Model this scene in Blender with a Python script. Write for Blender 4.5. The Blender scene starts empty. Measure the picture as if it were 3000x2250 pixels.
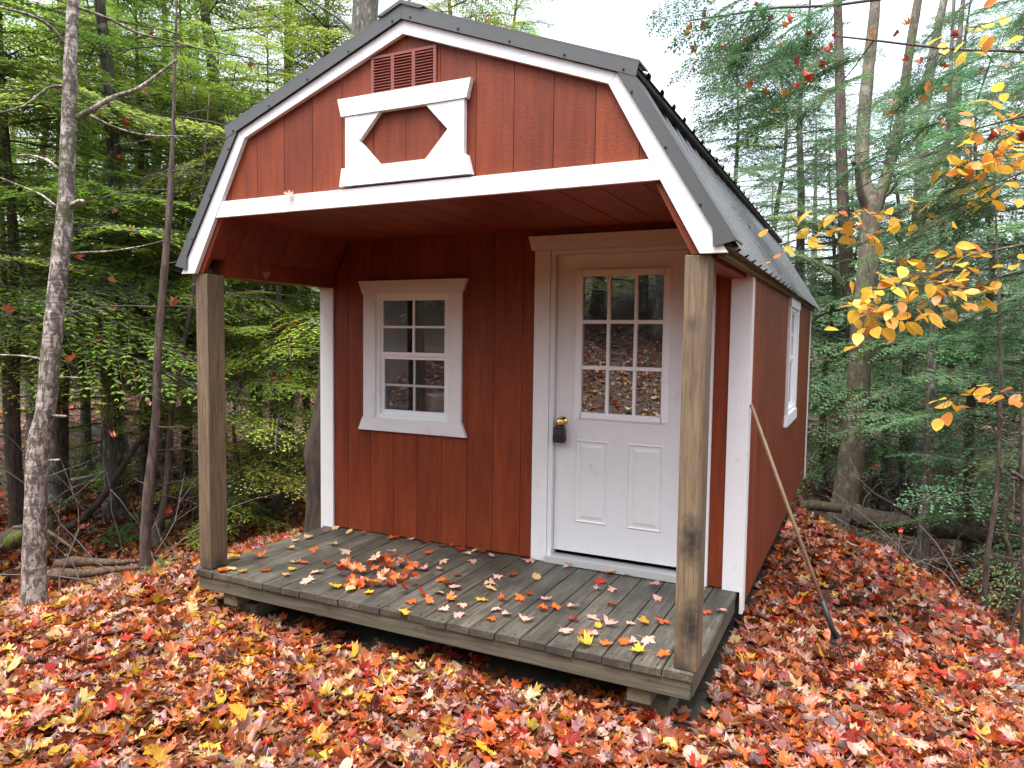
import bpy, math, random
import numpy as np
from mathutils import Vector, Matrix, noise as mnoise

random.seed(7)
RNG = np.random.default_rng(11)
S = bpy.context.scene
COL = S.collection

# ------------------------------------------------------------------ camera
CAM = np.array([2.2862, -3.2877, 1.5462])
YAW, PITCH, ROLL, FPX = .4554, -.0632, .0131, 2114.4          # focal length in pixels of a 3000 px wide frame
_cy, _sy, _cp, _sp = math.cos(YAW), math.sin(YAW), math.cos(PITCH), math.sin(PITCH)
FWD = np.array([-_sy*_cp, _cy*_cp, _sp]); _r = np.array([_cy, _sy, 0.]); _u = np.cross(_r, FWD)
RIGHT = _r*math.cos(ROLL) + _u*math.sin(ROLL); UP = _u*math.cos(ROLL) - _r*math.sin(ROLL)
cam_d = bpy.data.cameras.new('camera'); cam = bpy.data.objects.new('camera', cam_d); COL.objects.link(cam)
cam.matrix_world = Matrix(((RIGHT[0], UP[0], -FWD[0], CAM[0]), (RIGHT[1], UP[1], -FWD[1], CAM[1]),
                           (RIGHT[2], UP[2], -FWD[2], CAM[2]), (0, 0, 0, 1)))
cam_d.sensor_width = 36; cam_d.lens = 36*FPX/3000; cam_d.clip_start = .05; cam_d.clip_end = 500
S.camera = cam

# ------------------------------------------------------------------ sky, sun, exposure
SUN_EL, SUN_AZ = math.radians(72), math.radians(190)           # azimuth clockwise from +y
W = bpy.data.worlds.new('World'); S.world = W; W.use_nodes = True
nt = W.node_tree; nt.nodes.clear()
out = nt.nodes.new('ShaderNodeOutputWorld'); bg = nt.nodes.new('ShaderNodeBackground')
sky = nt.nodes.new('ShaderNodeTexSky'); sky.sky_type = 'NISHITA'; sky.sun_disc = False
sky.sun_elevation = SUN_EL; sky.sun_rotation = SUN_AZ; sky.air_density = 1.0; sky.dust_density = 4.0; sky.ozone_density = 1.0
hs = nt.nodes.new('ShaderNodeHueSaturation'); hs.inputs['Saturation'].default_value = .42; hs.inputs['Value'].default_value = 1.0
nt.links.new(sky.outputs[0], hs.inputs['Color']); nt.links.new(hs.outputs[0], bg.inputs[0])
bg.inputs[1].default_value = .15; nt.links.new(bg.outputs[0], out.inputs[0])
sl = bpy.data.lights.new('sun', 'SUN'); sl.energy = 1.5; sl.angle = math.radians(45); sl.color = (1, .975, .94)
sun = bpy.data.objects.new('sun', sl); COL.objects.link(sun)
_sd = Vector((math.sin(SUN_AZ)*math.cos(SUN_EL), math.cos(SUN_AZ)*math.cos(SUN_EL), math.sin(SUN_EL)))
sun.rotation_euler = _sd.to_track_quat('Z', 'Y').to_euler(); sun.location = _sd*40
S.view_settings.view_transform = 'Standard'; S.view_settings.look = 'None'
S.view_settings.exposure = 1.95; S.view_settings.gamma = 1; S.view_settings.use_curve_mapping = False
S.render.engine = 'CYCLES'
cy = S.cycles; cy.max_bounces = 8; cy.diffuse_bounces = 5; cy.glossy_bounces = 3; cy.transmission_bounces = 4
cy.transparent_max_bounces = 8; cy.caustics_reflective = False; cy.caustics_refractive = False
cy.use_denoising = True; cy.sample_clamp_indirect = 6; cy.use_adaptive_sampling = True; cy.adaptive_threshold = .02

# ------------------------------------------------------------------ small tools
def lin(r, g, b):
    f = lambda c: (c/255/12.92) if c/255 <= .04045 else ((c/255+.055)/1.055)**2.4
    return (f(r), f(g), f(b))
def ray(px, py): return FWD + RIGHT*((px-1500)/FPX) + UP*((1125-py)/FPX)
def at(px, py, depth): return CAM + ray(px, py)*depth
def on_z(px, py, z): d = ray(px, py); return CAM + d*((z-CAM[2])/d[2])
def depth_of(p): return float((np.array(p)-CAM) @ FWD)
def sstep(a, b, x): t = np.clip((x-a)/(b-a), 0, 1); return t*t*(3-2*t)

def tag(o, label=None, cat=None, group=None, kind=None):
    if label: o['label'] = label
    if cat: o['category'] = cat
    if group: o['group'] = group
    if kind: o['kind'] = kind
    return o
def empty(name, loc=(0, 0, 0), rz=0, scale=1):
    o = bpy.data.objects.new(name, None); COL.objects.link(o); o.empty_display_size = .1
    o.location = Vector(loc); o.rotation_euler = (0, 0, rz); o.scale = (scale,)*3
    return o
def link(name, me, mat=None, parent=None):
    o = bpy.data.objects.new(name, me); COL.objects.link(o)
    if mat is not None and not me.materials: me.materials.append(mat)
    o.parent = parent
    return o
def np_mesh(name, V, F, col=None, smooth=False):
    """V (n,3), F (m,k) index array -> mesh; col (n,3) point colours."""
    me = bpy.data.meshes.new(name); V = np.asarray(V, np.float32); F = np.asarray(F, np.int32)
    me.vertices.add(len(V)); me.vertices.foreach_set('co', V.ravel())
    m, k = F.shape
    me.loops.add(m*k); me.loops.foreach_set('vertex_index', F.ravel())
    me.polygons.add(m); me.polygons.foreach_set('loop_start', np.arange(0, m*k, k, dtype=np.int32))
    if smooth: me.polygons.foreach_set('use_smooth', np.ones(m, bool))
    me.update(calc_edges=True)
    if col is not None:
        a = me.color_attributes.new('Col', 'FLOAT_COLOR', 'POINT')
        c = np.ones((len(V), 4), np.float32); c[:, :3] = col; a.data.foreach_set('color', c.ravel())
    return me

class MB:
    """collects shapes for one mesh; a mapping turns local (u, d, z) into world points."""
    def __init__(s, mp=None): s.v = []; s.f = []; s.mp = mp; s.sm = False
    def add(s, vs, fs):
        n = len(s.v); s.v += [tuple(s.mp(*v)) if s.mp else tuple(v) for v in vs]; s.f += [tuple(n+i for i in f) for f in fs]; return s
    def box(s, x0, x1, y0, y1, z0, z1):
        return s.add([(x0, y0, z0), (x1, y0, z0), (x1, y1, z0), (x0, y1, z0), (x0, y0, z1), (x1, y0, z1), (x1, y1, z1), (x0, y1, z1)],
                     [(0, 3, 2, 1), (4, 5, 6, 7), (0, 1, 5, 4), (1, 2, 6, 5), (2, 3, 7, 6), (3, 0, 4, 7)])
    def prism_y(s, poly, y0, y1):      # poly of (x, z)
        n = len(poly)
        a = [(x, y0, z) for x, z in poly] + [(x, y1, z) for x, z in poly]
        return s.add(a, [tuple(range(n)), tuple(range(2*n-1, n-1, -1))] + [(i, i+n, (i+1) % n+n, (i+1) % n) for i in range(n)])
    def tube(s, pts, rad, n=8, cap=True):
        pts = [Vector(p) for p in pts]; m = len(pts); ring = []
        prev = None
        for i, p in enumerate(pts):
            t = (pts[min(i+1, m-1)] - pts[max(i-1, 0)]).normalized()
            if prev is None:
                a = Vector((0, 0, 1)) if abs(t.z) < .9 else Vector((1, 0, 0)); x = t.cross(a).normalized()
            else: x = (prev - t*prev.dot(t)).normalized()
            prev = x; y = t.cross(x); r = rad[i] if hasattr(rad, '__len__') else rad
            ring += [p + (x*math.cos(2*math.pi*k/n) + y*math.sin(2*math.pi*k/n))*r for k in range(n)]
        fs = [(i*n+k, i*n+(k+1) % n, (i+1)*n+(k+1) % n, (i+1)*n+k) for i in range(m-1) for k in range(n)]
        if cap: fs += [tuple(range(n-1, -1, -1)), tuple((m-1)*n+k for k in range(n))]
        return s.add([tuple(q) for q in ring], fs)
    def lathe(s, prof, c, axis, n=20):  # prof: (r, h) along axis from c
        ax = Vector(axis).normalized(); a = Vector((0, 0, 1)) if abs(ax.z) < .9 else Vector((1, 0, 0))
        x = ax.cross(a).normalized(); y = ax.cross(x); c = Vector(c); vs = []
        for r, h in prof: vs += [tuple(c + ax*h + (x*math.cos(2*math.pi*k/n)+y*math.sin(2*math.pi*k/n))*r) for k in range(n)]
        m = len(prof)
        fs = [(i*n+k, i*n+(k+1) % n, (i+1)*n+(k+1) % n, (i+1)*n+k) for i in range(m-1) for k in range(n)]
        return s.add(vs, fs + [tuple(range(n-1, -1, -1)), tuple((m-1)*n+k for k in range(n))])
    def build(s, name, mat, parent=None, smooth=False, bevel=0):
        me = bpy.data.meshes.new(name); me.from_pydata(s.v, [], s.f); me.update()
        if smooth: me.polygons.foreach_set('use_smooth', [True]*len(me.polygons))
        o = link(name, me, mat, parent)
        if bevel:
            b = o.modifiers.new('edge', 'BEVEL'); b.width = bevel; b.segments = 2; b.limit_method = 'ANGLE'
        return o

# ------------------------------------------------------------------ materials
def mat_base(name):
    m = bpy.data.materials.new(name); m.use_nodes = True; n = m.node_tree
    return m, n, n.nodes['Principled BSDF']
def N(n, t, **kw):
    x = n.nodes.new(t)
    for k, v in kw.items(): setattr(x, k, v)
    return x
def ramp(n, fac, stops):
    r = N(n, 'ShaderNodeValToRGB'); e = r.color_ramp.elements
    while len(e) < len(stops): e.new(.5)
    for el, (p, c) in zip(e, stops): el.position = p; el.color = (*c, 1) if len(c) == 3 else c
    n.links.new(fac, r.inputs[0]); return r.outputs[0]
def coords(n, scale=(1, 1, 1), obj=True, rnd=0):
    tc = N(n, 'ShaderNodeTexCoord'); mp = N(n, 'ShaderNodeMapping'); mp.inputs['Scale'].default_value = scale
    n.links.new(tc.outputs['Object'], mp.inputs[0])
    if rnd:
        oi = N(n, 'ShaderNodeObjectInfo'); mu = N(n, 'ShaderNodeMath', operation='MULTIPLY'); mu.inputs[1].default_value = rnd
        n.links.new(oi.outputs['Random'], mu.inputs[0]); n.links.new(mu.outputs[0], mp.inputs['Location'])
    return mp.outputs[0]
def noise(n, vec, scale, detail=4, rough=.55, dist=0):
    t = N(n, 'ShaderNodeTexNoise'); t.inputs['Scale'].default_value = scale; t.inputs['Detail'].default_value = detail
    t.inputs['Roughness'].default_value = rough; t.inputs['Distortion'].default_value = dist
    n.links.new(vec, t.inputs['Vector']); return t.outputs['Fac']
def mix(n, fac, a, b, blend='MIX'):
    m = N(n, 'ShaderNodeMix', data_type='RGBA', blend_type=blend)
    for i, v in ((0, fac), (6, a), (7, b)):
        if isinstance(v, (int, float)): m.inputs[i].default_value = v
        elif isinstance(v, tuple): m.inputs[i].default_value = (*v, 1)
        else: n.links.new(v, m.inputs[i])
    return m.outputs[2]
def bump(n, b, h, strength=.3, dist=.01):
    x = N(n, 'ShaderNodeBump'); x.inputs['Strength'].default_value = strength; x.inputs['Distance'].default_value = dist
    n.links.new(h, x.inputs['Height']); n.links.new(x.outputs[0], b.inputs['Normal'])
def maths(n, op, a, b=None):
    m = N(n, 'ShaderNodeMath', operation=op)
    for i, v in ((0, a), (1, b)):
        if v is None: continue
        if isinstance(v, (int, float)): m.inputs[i].default_value = v
        else: n.links.new(v, m.inputs[i])
    return m.outputs[0]
def rand_tint(n, col, amount):
    oi = N(n, 'ShaderNodeObjectInfo')
    v = maths(n, 'ADD', maths(n, 'MULTIPLY', oi.outputs['Random'], amount), 1-amount/2)
    h = N(n, 'ShaderNodeHueSaturation'); n.links.new(col, h.inputs['Color']); n.links.new(v, h.inputs['Value']); return h.outputs[0]

def m_siding():
    m, n, b = mat_base('red_siding')
    c1 = coords(n, (9, 9, .8)); c2 = coords(n, (1, 1, .35), rnd=5); c3 = coords(n)
    g = noise(n, c1, 3, 6, .6); bl = noise(n, c2, 2.2, 4, .6)
    col = ramp(n, maths(n, 'ADD', maths(n, 'MULTIPLY', g, .45), maths(n, 'MULTIPLY', bl, .55)),
               [(.28, (.085, .013, .006)), (.5, (.168, .030, .0095)), (.74, (.26, .054, .014))])
    sp = ramp(n, noise(n, c3, 95, 2, .5), [(.0, (0, 0, 0)), (.80, (0, 0, 0)), (.83, (1, 1, 1))])
    sz = N(n, 'ShaderNodeSeparateXYZ'); n.links.new(c3, sz.inputs[0])
    low = maths(n, 'MULTIPLY', ramp(n, sz.outputs['Z'], [(.0, (1, 1, 1)), (.55, (0, 0, 0))]), ramp(n, noise(n, c3, 60, 4, .7), [(.60, (0, 0, 0)), (.66, (1, 1, 1))]))
    col = mix(n, maths(n, 'MULTIPLY', sp, .55), rand_tint(n, col, .16), (.55, .42, .33)); col = mix(n, maths(n, 'MULTIPLY', low, .5), col, (.16, .09, .05))
    n.links.new(col, b.inputs['Base Color'])
    b.inputs['Roughness'].default_value = .48; b.inputs['Specular IOR Level'].default_value = .28
    w = noise(n, coords(n, (30, 30, 55)), 2, 5, .7, 1.2)
    bump(n, b, maths(n, 'ADD', maths(n, 'MULTIPLY', w, .8), g), .55, .006)
    return m
def m_white(name='white_trim', c=(.72, .72, .745), axis=0):
    m, n, b = mat_base(name)
    sc = [22, 22, 22]; sc[axis] = 1.6
    g = noise(n, coords(n, tuple(sc), rnd=3), 5, 5, .65, .6); d = noise(n, coords(n), 2.5, 5, .6)
    col = mix(n, ramp(n, d, [(.35, (0, 0, 0)), (.75, (.25, .25, .25))]), tuple(c), (.60, .60, .58))
    sp = ramp(n, noise(n, coords(n), 120, 2, .5), [(0, (0, 0, 0)), (.78, (0, 0, 0)), (.82, (1, 1, 1))])
    col = mix(n, maths(n, 'MULTIPLY', sp, .5), col, (.16, .12, .09))
    gr = ramp(n, noise(n, coords(n, (1, 1, 1)), 5.5, 7, .72), [(.60, (0, 0, 0)), (.78, (.55, .55, .55))])
    col = mix(n, gr, col, (.30, .27, .20))
    n.links.new(mix(n, maths(n, 'MULTIPLY', g, .22), col, (.42, .40, .37)), b.inputs['Base Color']); b.inputs['Roughness'].default_value = .55
    bump(n, b, g, .5, .005); return m
def m_wood(name, stops, axis, rough=.75, tint=.3, grain=9, knots=(), stain=None, bmp=.4):
    m, n, b = mat_base(name)
    sc = [grain*2.2]*3; sc[axis] = grain*.1
    g = noise(n, coords(n, tuple(sc), rnd=7), 2.2, 6, .62, 1.0)
    sc2 = [2.2]*3; sc2[axis] = .7
    bl = noise(n, coords(n, tuple(sc2), rnd=4), 1.6, 4, .6)
    col = ramp(n, maths(n, 'ADD', maths(n, 'MULTIPLY', g, .62), maths(n, 'MULTIPLY', bl, .38)), stops)
    col = rand_tint(n, col, tint)
    if stain:
        sf = ramp(n, noise(n, coords(n, (1, 1, 1)), stain[1], 5, .65), [(stain[2], (0, 0, 0)), (stain[3], (1, 1, 1))])
        col = mix(n, maths(n, 'MULTIPLY', sf, stain[4]), col, stain[0])
    tc = N(n, 'ShaderNodeTexCoord')
    for (p, r, zs, kc) in knots:
        mp = N(n, 'ShaderNodeMapping', vector_type='TEXTURE'); mp.inputs['Location'].default_value = p; mp.inputs['Scale'].default_value = (1, 1, zs)
        n.links.new(tc.outputs['Object'], mp.inputs[0])
        le = N(n, 'ShaderNodeVectorMath', operation='LENGTH'); n.links.new(mp.outputs[0], le.inputs[0])
        wob = maths(n, 'ADD', le.outputs['Value'], maths(n, 'MULTIPLY', noise(n, tc.outputs['Object'], 28, 4, .6), r*1.1))
        k = ramp(n, maths(n, 'DIVIDE', wob, r*2.2), [(.3, (1, 1, 1)), (.72, (0, 0, 0))])
        col = mix(n, maths(n, 'MULTIPLY', k, .92), col, kc)
    n.links.new(col, b.inputs['Base Color']); b.inputs['Roughness'].default_value = rough
    bump(n, b, g, bmp, .006); return m
def m_plain(name, c, rough=.5, metal=0, spec=.5, var=0, vs=6):
    m, n, b = mat_base(name)
    if var:
        f = noise(n, coords(n), vs, 5, .6)
        n.links.new(mix(n, f, tuple(x*(1-var) for x in c), tuple(min(1, x*(1+var)) for x in c)), b.inputs['Base Color'])
    else: b.inputs['Base Color'].default_value = (*c, 1)
    b.inputs['Roughness'].default_value = rough; b.inputs['Metallic'].default_value = metal; b.inputs['Specular IOR Level'].default_value = spec
    return m
def m_roof():
    m, n, b = mat_base('dark_roof_metal')
    f = noise(n, coords(n, (1, 1, 1)), 3.5, 5, .65); s = noise(n, coords(n, (3, 9, 3)), 30, 3, .6)
    col = mix(n, f, (.075, .078, .083), (.105, .108, .113))
    n.links.new(col, b.inputs['Base Color']); n.links.new(ramp(n, f, [(0, (.14,)*3), (1, (.24,)*3)]), b.inputs['Roughness'])
    b.inputs['Metallic'].default_value = 0; b.inputs['Coat Weight'].default_value = .4; b.inputs['Coat Roughness'].default_value = .12; return m
def m_glass(name, refl, tint=(.9, .93, .92)):
    m = bpy.data.materials.new(name); m.use_nodes = True; n = m.node_tree; n.nodes.clear()
    o = N(n, 'ShaderNodeOutputMaterial'); mx = N(n, 'ShaderNodeMixShader'); t = N(n, 'ShaderNodeBsdfTransparent'); g = N(n, 'ShaderNodeBsdfGlossy')
    fr = N(n, 'ShaderNodeFresnel'); fr.inputs[0].default_value = 1.5
    g.inputs['Roughness'].default_value = .005; g.inputs['Color'].default_value = (.95, .97, 1, 1); t.inputs[0].default_value = (*tint, 1)
    wv = noise(n, coords(n), 2.5, 2, .5); bp = N(n, 'ShaderNodeBump'); bp.inputs['Strength'].default_value = .05; bp.inputs['Distance'].default_value = .01
    n.links.new(wv, bp.inputs['Height']); n.links.new(bp.outputs[0], g.inputs['Normal'])
    n.links.new(maths(n, 'ADD', fr.outputs[0], refl), mx.inputs[0]); n.links.new(t.outputs[0], mx.inputs[1]); n.links.new(g.outputs[0], mx.inputs[2])
    n.links.new(mx.outputs[0], o.inputs[0]); return m
def m_screen():
    m = bpy.data.materials.new('insect_screen'); m.use_nodes = True; n = m.node_tree; n.nodes.clear()
    o = N(n, 'ShaderNodeOutputMaterial'); mx = N(n, 'ShaderNodeMixShader'); t = N(n, 'ShaderNodeBsdfTransparent'); g = N(n, 'ShaderNodeBsdfDiffuse')
    g.inputs[0].default_value = (.055, .055, .06, 1); mx.inputs[0].default_value = .14
    n.links.new(t.outputs[0], mx.inputs[1]); n.links.new(g.outputs[0], mx.inputs[2]); n.links.new(mx.outputs[0], o.inputs[0]); return m
def m_leaf(name, source, rough=.34, trans=.3, veins=.4, spec=.5):
    """source: 'attr' (point colours) or 'object' (object colour)."""
    m, n, b = mat_base(name)
    a = N(n, 'ShaderNodeAttribute', attribute_name='Col')
    if source == 'object':
        oi = N(n, 'ShaderNodeObjectInfo'); col = mix(n, 1.0, oi.outputs['Color'], a.outputs['Color'], 'MULTIPLY')
    else: col = a.outputs['Color']
    f = noise(n, coords(n), 22 if source == 'attr' else 18, 4, .65)
    col = mix(n, ramp(n, f, [(.35, (0, 0, 0)), (.7, (veins,)*3)]), col, (.10, .035, .012)) if veins else col
    n.links.new(col, b.inputs['Base Color']); b.inputs['Roughness'].default_value = rough; b.inputs['Specular IOR Level'].default_value = spec
    if trans:
        o = n.nodes['Material Output']; mx = N(n, 'ShaderNodeMixShader'); mx.inputs[0].default_value = trans
        t = N(n, 'ShaderNodeBsdfTranslucent'); n.links.new(col, t.inputs[0])
        n.links.new(b.outputs[0], mx.inputs[1]); n.links.new(t.outputs[0], mx.inputs[2]); n.links.new(mx.outputs[0], o.inputs[0])
    return m
def m_bark(name, dark, light, vs, lichen=None, moss=None, hor=False, bmp=1.0, amt=.5):
    m, n, b = mat_base(name)
    sc = (3, 3, 16) if hor else (16, 16, 2.6)
    f = noise(n, coords(n, sc), vs, 6, .68, .8); f2 = noise(n, coords(n), 3, 4, .6)
    col = ramp(n, maths(n, 'ADD', maths(n, 'MULTIPLY', f, .7), maths(n, 'MULTIPLY', f2, .3)), [(.36, dark), (.5, tuple((x+y)/2 for x, y in zip(dark, light))), (.64, light)])
    if hor:
        pl = ramp(n, noise(n, coords(n, (10, 10, 4.5)), 2.6, 6, .75, .6), [(.47, (0, 0, 0)), (.52, (1, 1, 1))])
        col = mix(n, maths(n, 'MULTIPLY', pl, .9), col, tuple(x*.45 for x in dark))
    if lichen:
        l = ramp(n, noise(n, coords(n, (1, 1, .7)), 9, 5, .65), [(.56, (0, 0, 0)), (.62, (1, 1, 1))])
        col = mix(n, maths(n, 'MULTIPLY', l, amt), col, lichen)
    if moss:
        l = ramp(n, noise(n, coords(n, (1, 1, .8)), 5.5, 5, .7), [(.55, (0, 0, 0)), (.62, (1, 1, 1))])
        col = mix(n, maths(n, 'MULTIPLY', l, .85), col, moss)
    n.links.new(col, b.inputs['Base Color']); b.inputs['Roughness'].default_value = .85
    bump(n, b, f, bmp, .02); return m
def m_ground():
    m, n, b = mat_base('leaf_mould')
    c = coords(n); v = N(n, 'ShaderNodeTexVoronoi'); v.inputs['Scale'].default_value = 13; n.links.new(c, v.inputs['Vector'])
    sx = N(n, 'ShaderNodeSeparateColor'); n.links.new(v.outputs['Color'], sx.inputs[0])
    col = ramp(n, sx.outputs[0], [(0, (.012, .007, .004)), (.4, (.045, .018, .008)), (.75, (.10, .032, .011)), (1, (.17, .06, .02))])
    big = noise(n, c, .9, 5, .65)
    col = mix(n, ramp(n, big, [(.42, (0, 0, 0)), (.62, (1, 1, 1))]), col, (.035, .022, .013))
    col = mix(n, ramp(n, noise(n, c, .55, 6, .7), [(.60, (0, 0, 0)), (.68, (.7, .7, .7))]), col, (.045, .065, .012))
    n.links.new(col, b.inputs['Base Color']); b.inputs['Roughness'].default_value = .8
    bump(n, b, maths(n, 'ADD', v.outputs['Distance'], noise(n, c, 40, 4, .6)), .9, .03); return m

M = {}
M['red'] = m_siding(); M['whx'] = m_white('white_trim_x', axis=0); M['whz'] = m_white('white_trim_z', axis=2); M['white'] = m_plain('white_vinyl', (.76, .77, .79), .38, var=.05)
M['door'] = m_white('white_door', (.70, .705, .735), axis=2)
M['roof'] = m_roof(); M['flash'] = m_plain('grey_flashing', (.078, .080, .083), .42, .1, var=.10, vs=3); M['screw'] = m_plain('screw_metal', (.05, .05, .05), .4, .6)
M['post'] = m_wood('treated_post', [(.32, (.042, .027, .015)), (.5, (.122, .083, .047)), (.68, (.22, .16, .098))], 2, .7, .15, 17,
                   knots=[((1.575, .03, 1.62), .040, 1.25, (.07, .045, .035)), ((1.60, .03, .62), .075, 2.0, (.006, .006, .006)), ((1.605, .03, .225), .080, 2.0, (.006, .005, .005)), ((1.56, .02, .0), .075, 1.7, (.022, .018, .014)), ((-1.57, .03, .0), .07, 1.9, (.03, .024, .018)), ((-1.53, .10, .02), .06, 1.7, (.025, .02, .015))],
                   stain=((.10, .10, .055), 3.0, .55, .7, .3))
M['deck'] = m_wood('weathered_deck', [(.3, (.017, .015, .011)), (.5, (.058, .052, .040)), (.72, (.19, .172, .138))], 1, .55, .5, 15, stain=((.018, .017, .014), 1.5, .48, .62, .75))
M['rim'] = m_wood('weathered_rim', [(.3, (.030, .026, .018)), (.5, (.075, .064, .045)), (.72, (.15, .13, .096))], 0, .7, .1, 10,
                  knots=[((x, -.005, -.075), 0.030, .6, (.010, .009, .008)) for x in (-1.35, -.52, .1, .62, 1.42)], stain=((.05, .065, .03), 2.2, .52, .66, .5))
M['skid'] = m_wood('old_timber', [(.3, (.05, .043, .026)), (.5, (.12, .105, .06)), (.7, (.18, .16, .10))], 1, .8, .1)
M['ceil'] = M['red']
M['dark'] = m_plain('dark_interior', (.035, .028, .024), .9, var=.2)
M['glassdoor'] = m_glass('door_glass', .30, (.35, .36, .36)); M['glass'] = m_glass('window_glass', .08, (.97, .98, .98)); M['screen'] = m_screen()
M['brass'] = m_plain('brass', (.75, .50, .16), .18, 1); M['black'] = m_plain('black_plastic', (.012, .012, .014), .45)
M['pail'] = m_plain('white_plastic', (.85, .86, .88), .4)
M['inner'] = m_plain('bare_inner_wood', (.15, .11, .07), .8, var=.25)
M['handle'] = m_wood('ash_handle', [(.3, (.11, .07, .04)), (.5, (.18, .115, .065)), (.7, (.25, .17, .10))], 2, .6, 0)
M['steel'] = m_plain('rake_steel', (.03, .03, .032), .5, .6)
M['alu'] = m_plain('threshold_metal', (.55, .56, .56), .4, .4, var=.1)
M['leaf_a'] = m_leaf('leaf_litter', 'attr'); M['leaf_o'] = m_leaf('fallen_leaf', 'object')
M['needle'] = m_leaf('hemlock_needles', 'object', .5, .5, False, .3)
M['beech'] = m_leaf('beech_leaf', 'object', .4, .5, .28)
M['bark_birch'] = m_bark('birch_bark', (.12, .09, .072), (.46, .40, .365), 1.1, hor=True, moss=(.05, .06, .016), bmp=.7)
M['bark_dark'] = m_bark('dark_bark', (.010, .007, .005), (.15, .10, .078), 2.3)
M['bark_grey'] = m_bark('grey_bark', (.018, .015, .013), (.19, .165, .135), 2.2, lichen=(.34, .36, .31), amt=.55)
M['bark_moss'] = m_bark('mossy_bark', (.028, .021, .015), (.18, .145, .105), 2.8, lichen=(.32, .33, .26), moss=(.085, .13, .02), amt=.4)
M['bark_snag'] = m_bark('snag_wood', (.004, .004, .004), (.085, .058, .040), 1.2, bmp=1.0)
M['twig'] = m_plain('grey_twig', (.13, .115, .10), .8, var=.4, vs=9); M['twig_pale'] = m_plain('pale_twig', (.32, .30, .27), .8, var=.3, vs=9)
M['mosslog'] = m_bark('moss_log', (.03, .022, .014), (.10, .07, .045), 2.5, moss=(.12, .19, .018), bmp=.8)
M['rotten'] = m_bark('rotten_wood', (.025, .015, .010), (.20, .125, .075), 3.0, bmp=.8)
M['rock'] = m_bark('lichen_rock', (.10, .11, .10), (.33, .36, .33), .5, lichen=(.42, .46, .40), moss=(.07, .10, .03), bmp=.6)
M['stone'] = m_plain('pale_stone', (.36, .40, .38), .7, var=.25); M['fern'] = m_leaf('fern_green', 'attr', .5, .35, False)
M['ground'] = m_ground(); M['dirt'] = m_plain('bare_dirt', (.028, .024, .019), .95, var=.6, vs=60)
M['cutwood'] = m_plain('sawn_end', (.30, .18, .09), .8, var=.2, vs=30)

# ------------------------------------------------------------------ terrain
PLAT = np.array([(-3.3, -6), (-2.95, -3), (-2.62, -.75), (-2.42, -.05), (-2.25, 1.5), (-2.3, 4.6), (-1.6, 6.3), (1.1, 6.2), (1.66, 5.3),
                 (2.53, 3.95), (2.98, 2.4), (3.12, 1.3), (3.4, -.6), (3.9, -3), (4.6, -6)])
def sdist(x, y, poly=PLAT):
    x = np.asarray(x, float); y = np.asarray(y, float); d = np.full(x.shape, 1e9); ins = np.zeros(x.shape, bool); n = len(poly)
    for i in range(n):
        a, b = poly[i], poly[(i+1) % n]; e = b-a; w0, w1 = x-a[0], y-a[1]
        t = np.clip((w0*e[0]+w1*e[1])/(e@e), 0, 1); d = np.minimum(d, np.hypot(w0-e[0]*t, w1-e[1]*t))
        c = (a[1] > y) != (b[1] > y)
        with np.errstate(divide='ignore', invalid='ignore'): ins ^= c & (x < (b[0]-a[0])*(y-a[1])/(b[1]-a[1]+1e-12)+a[0])
    return np.where(ins, -d, d)
def H(x, y):
    x = np.asarray(x, float); y = np.asarray(y, float)
    s = sdist(x, y)
    depth = .36 + .50*sstep(-.5, 2.5, x)
    h = -.285 - depth*sstep(-.35, 1.5, s)
    h = h + .02*np.sin(2.1*x+.7)*np.sin(1.7*y+.3) + .012*np.sin(5.3*x+1)*np.cos(4.7*y)
    far = np.hypot(x-0, y-2)
    h = h + .16*sstep(2.5, 6, s)*(np.sin(.9*x+1.3)*np.cos(.8*y)+.4*np.sin(2.0*x)*np.sin(1.9*y+2)) + .045*np.clip(far-9, 0, 40)
    back = np.clip(-y-2.6, 0, 30)
    h = np.where(y < -2.6, -.29 + (h+.29)*np.exp(-back*.8) + (.20*back+.22*np.clip(back-8, 0, 30))*sstep(0, 2.5, back), h)
    under = sstep(.25, -.05, np.maximum(np.abs(x)-1.45, np.maximum(.05-y, y-6.2)))
    return h - .03*under
def h1(x, y): return float(H(np.array([x]), np.array([y]))[0])

def make_ground():
    def axis(fine0, fine1, step, lo, hi):
        a = list(np.arange(fine0, fine1, step)); g = step; p = fine0
        while p > lo: g *= 1.18; p -= g; a.insert(0, p)
        g = step; p = a[-1]
        while p < hi: g *= 1.18; p += g; a.append(p)
        return np.array(a)
    xs = axis(-5.5, 5, .09, -150, 150); ys = axis(-4, 8, .09, -150, 150)
    X, Y = np.meshgrid(xs, ys); Z = H(X, Y)
    nx, ny = len(xs), len(ys); V = np.stack([X, Y, Z], -1).reshape(-1, 3)
    i = np.arange(ny-1)[:, None]*nx + np.arange(nx-1)[None]; i = i.ravel()
    g = link('ground', np_mesh('ground', V, np.stack([i, i+1, i+nx+1, i+nx], 1), smooth=True), M['ground'])
    tag(g, 'brown woodland ground under the fallen leaves', None, None, 'structure'); return g
GROUND = make_ground()
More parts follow.
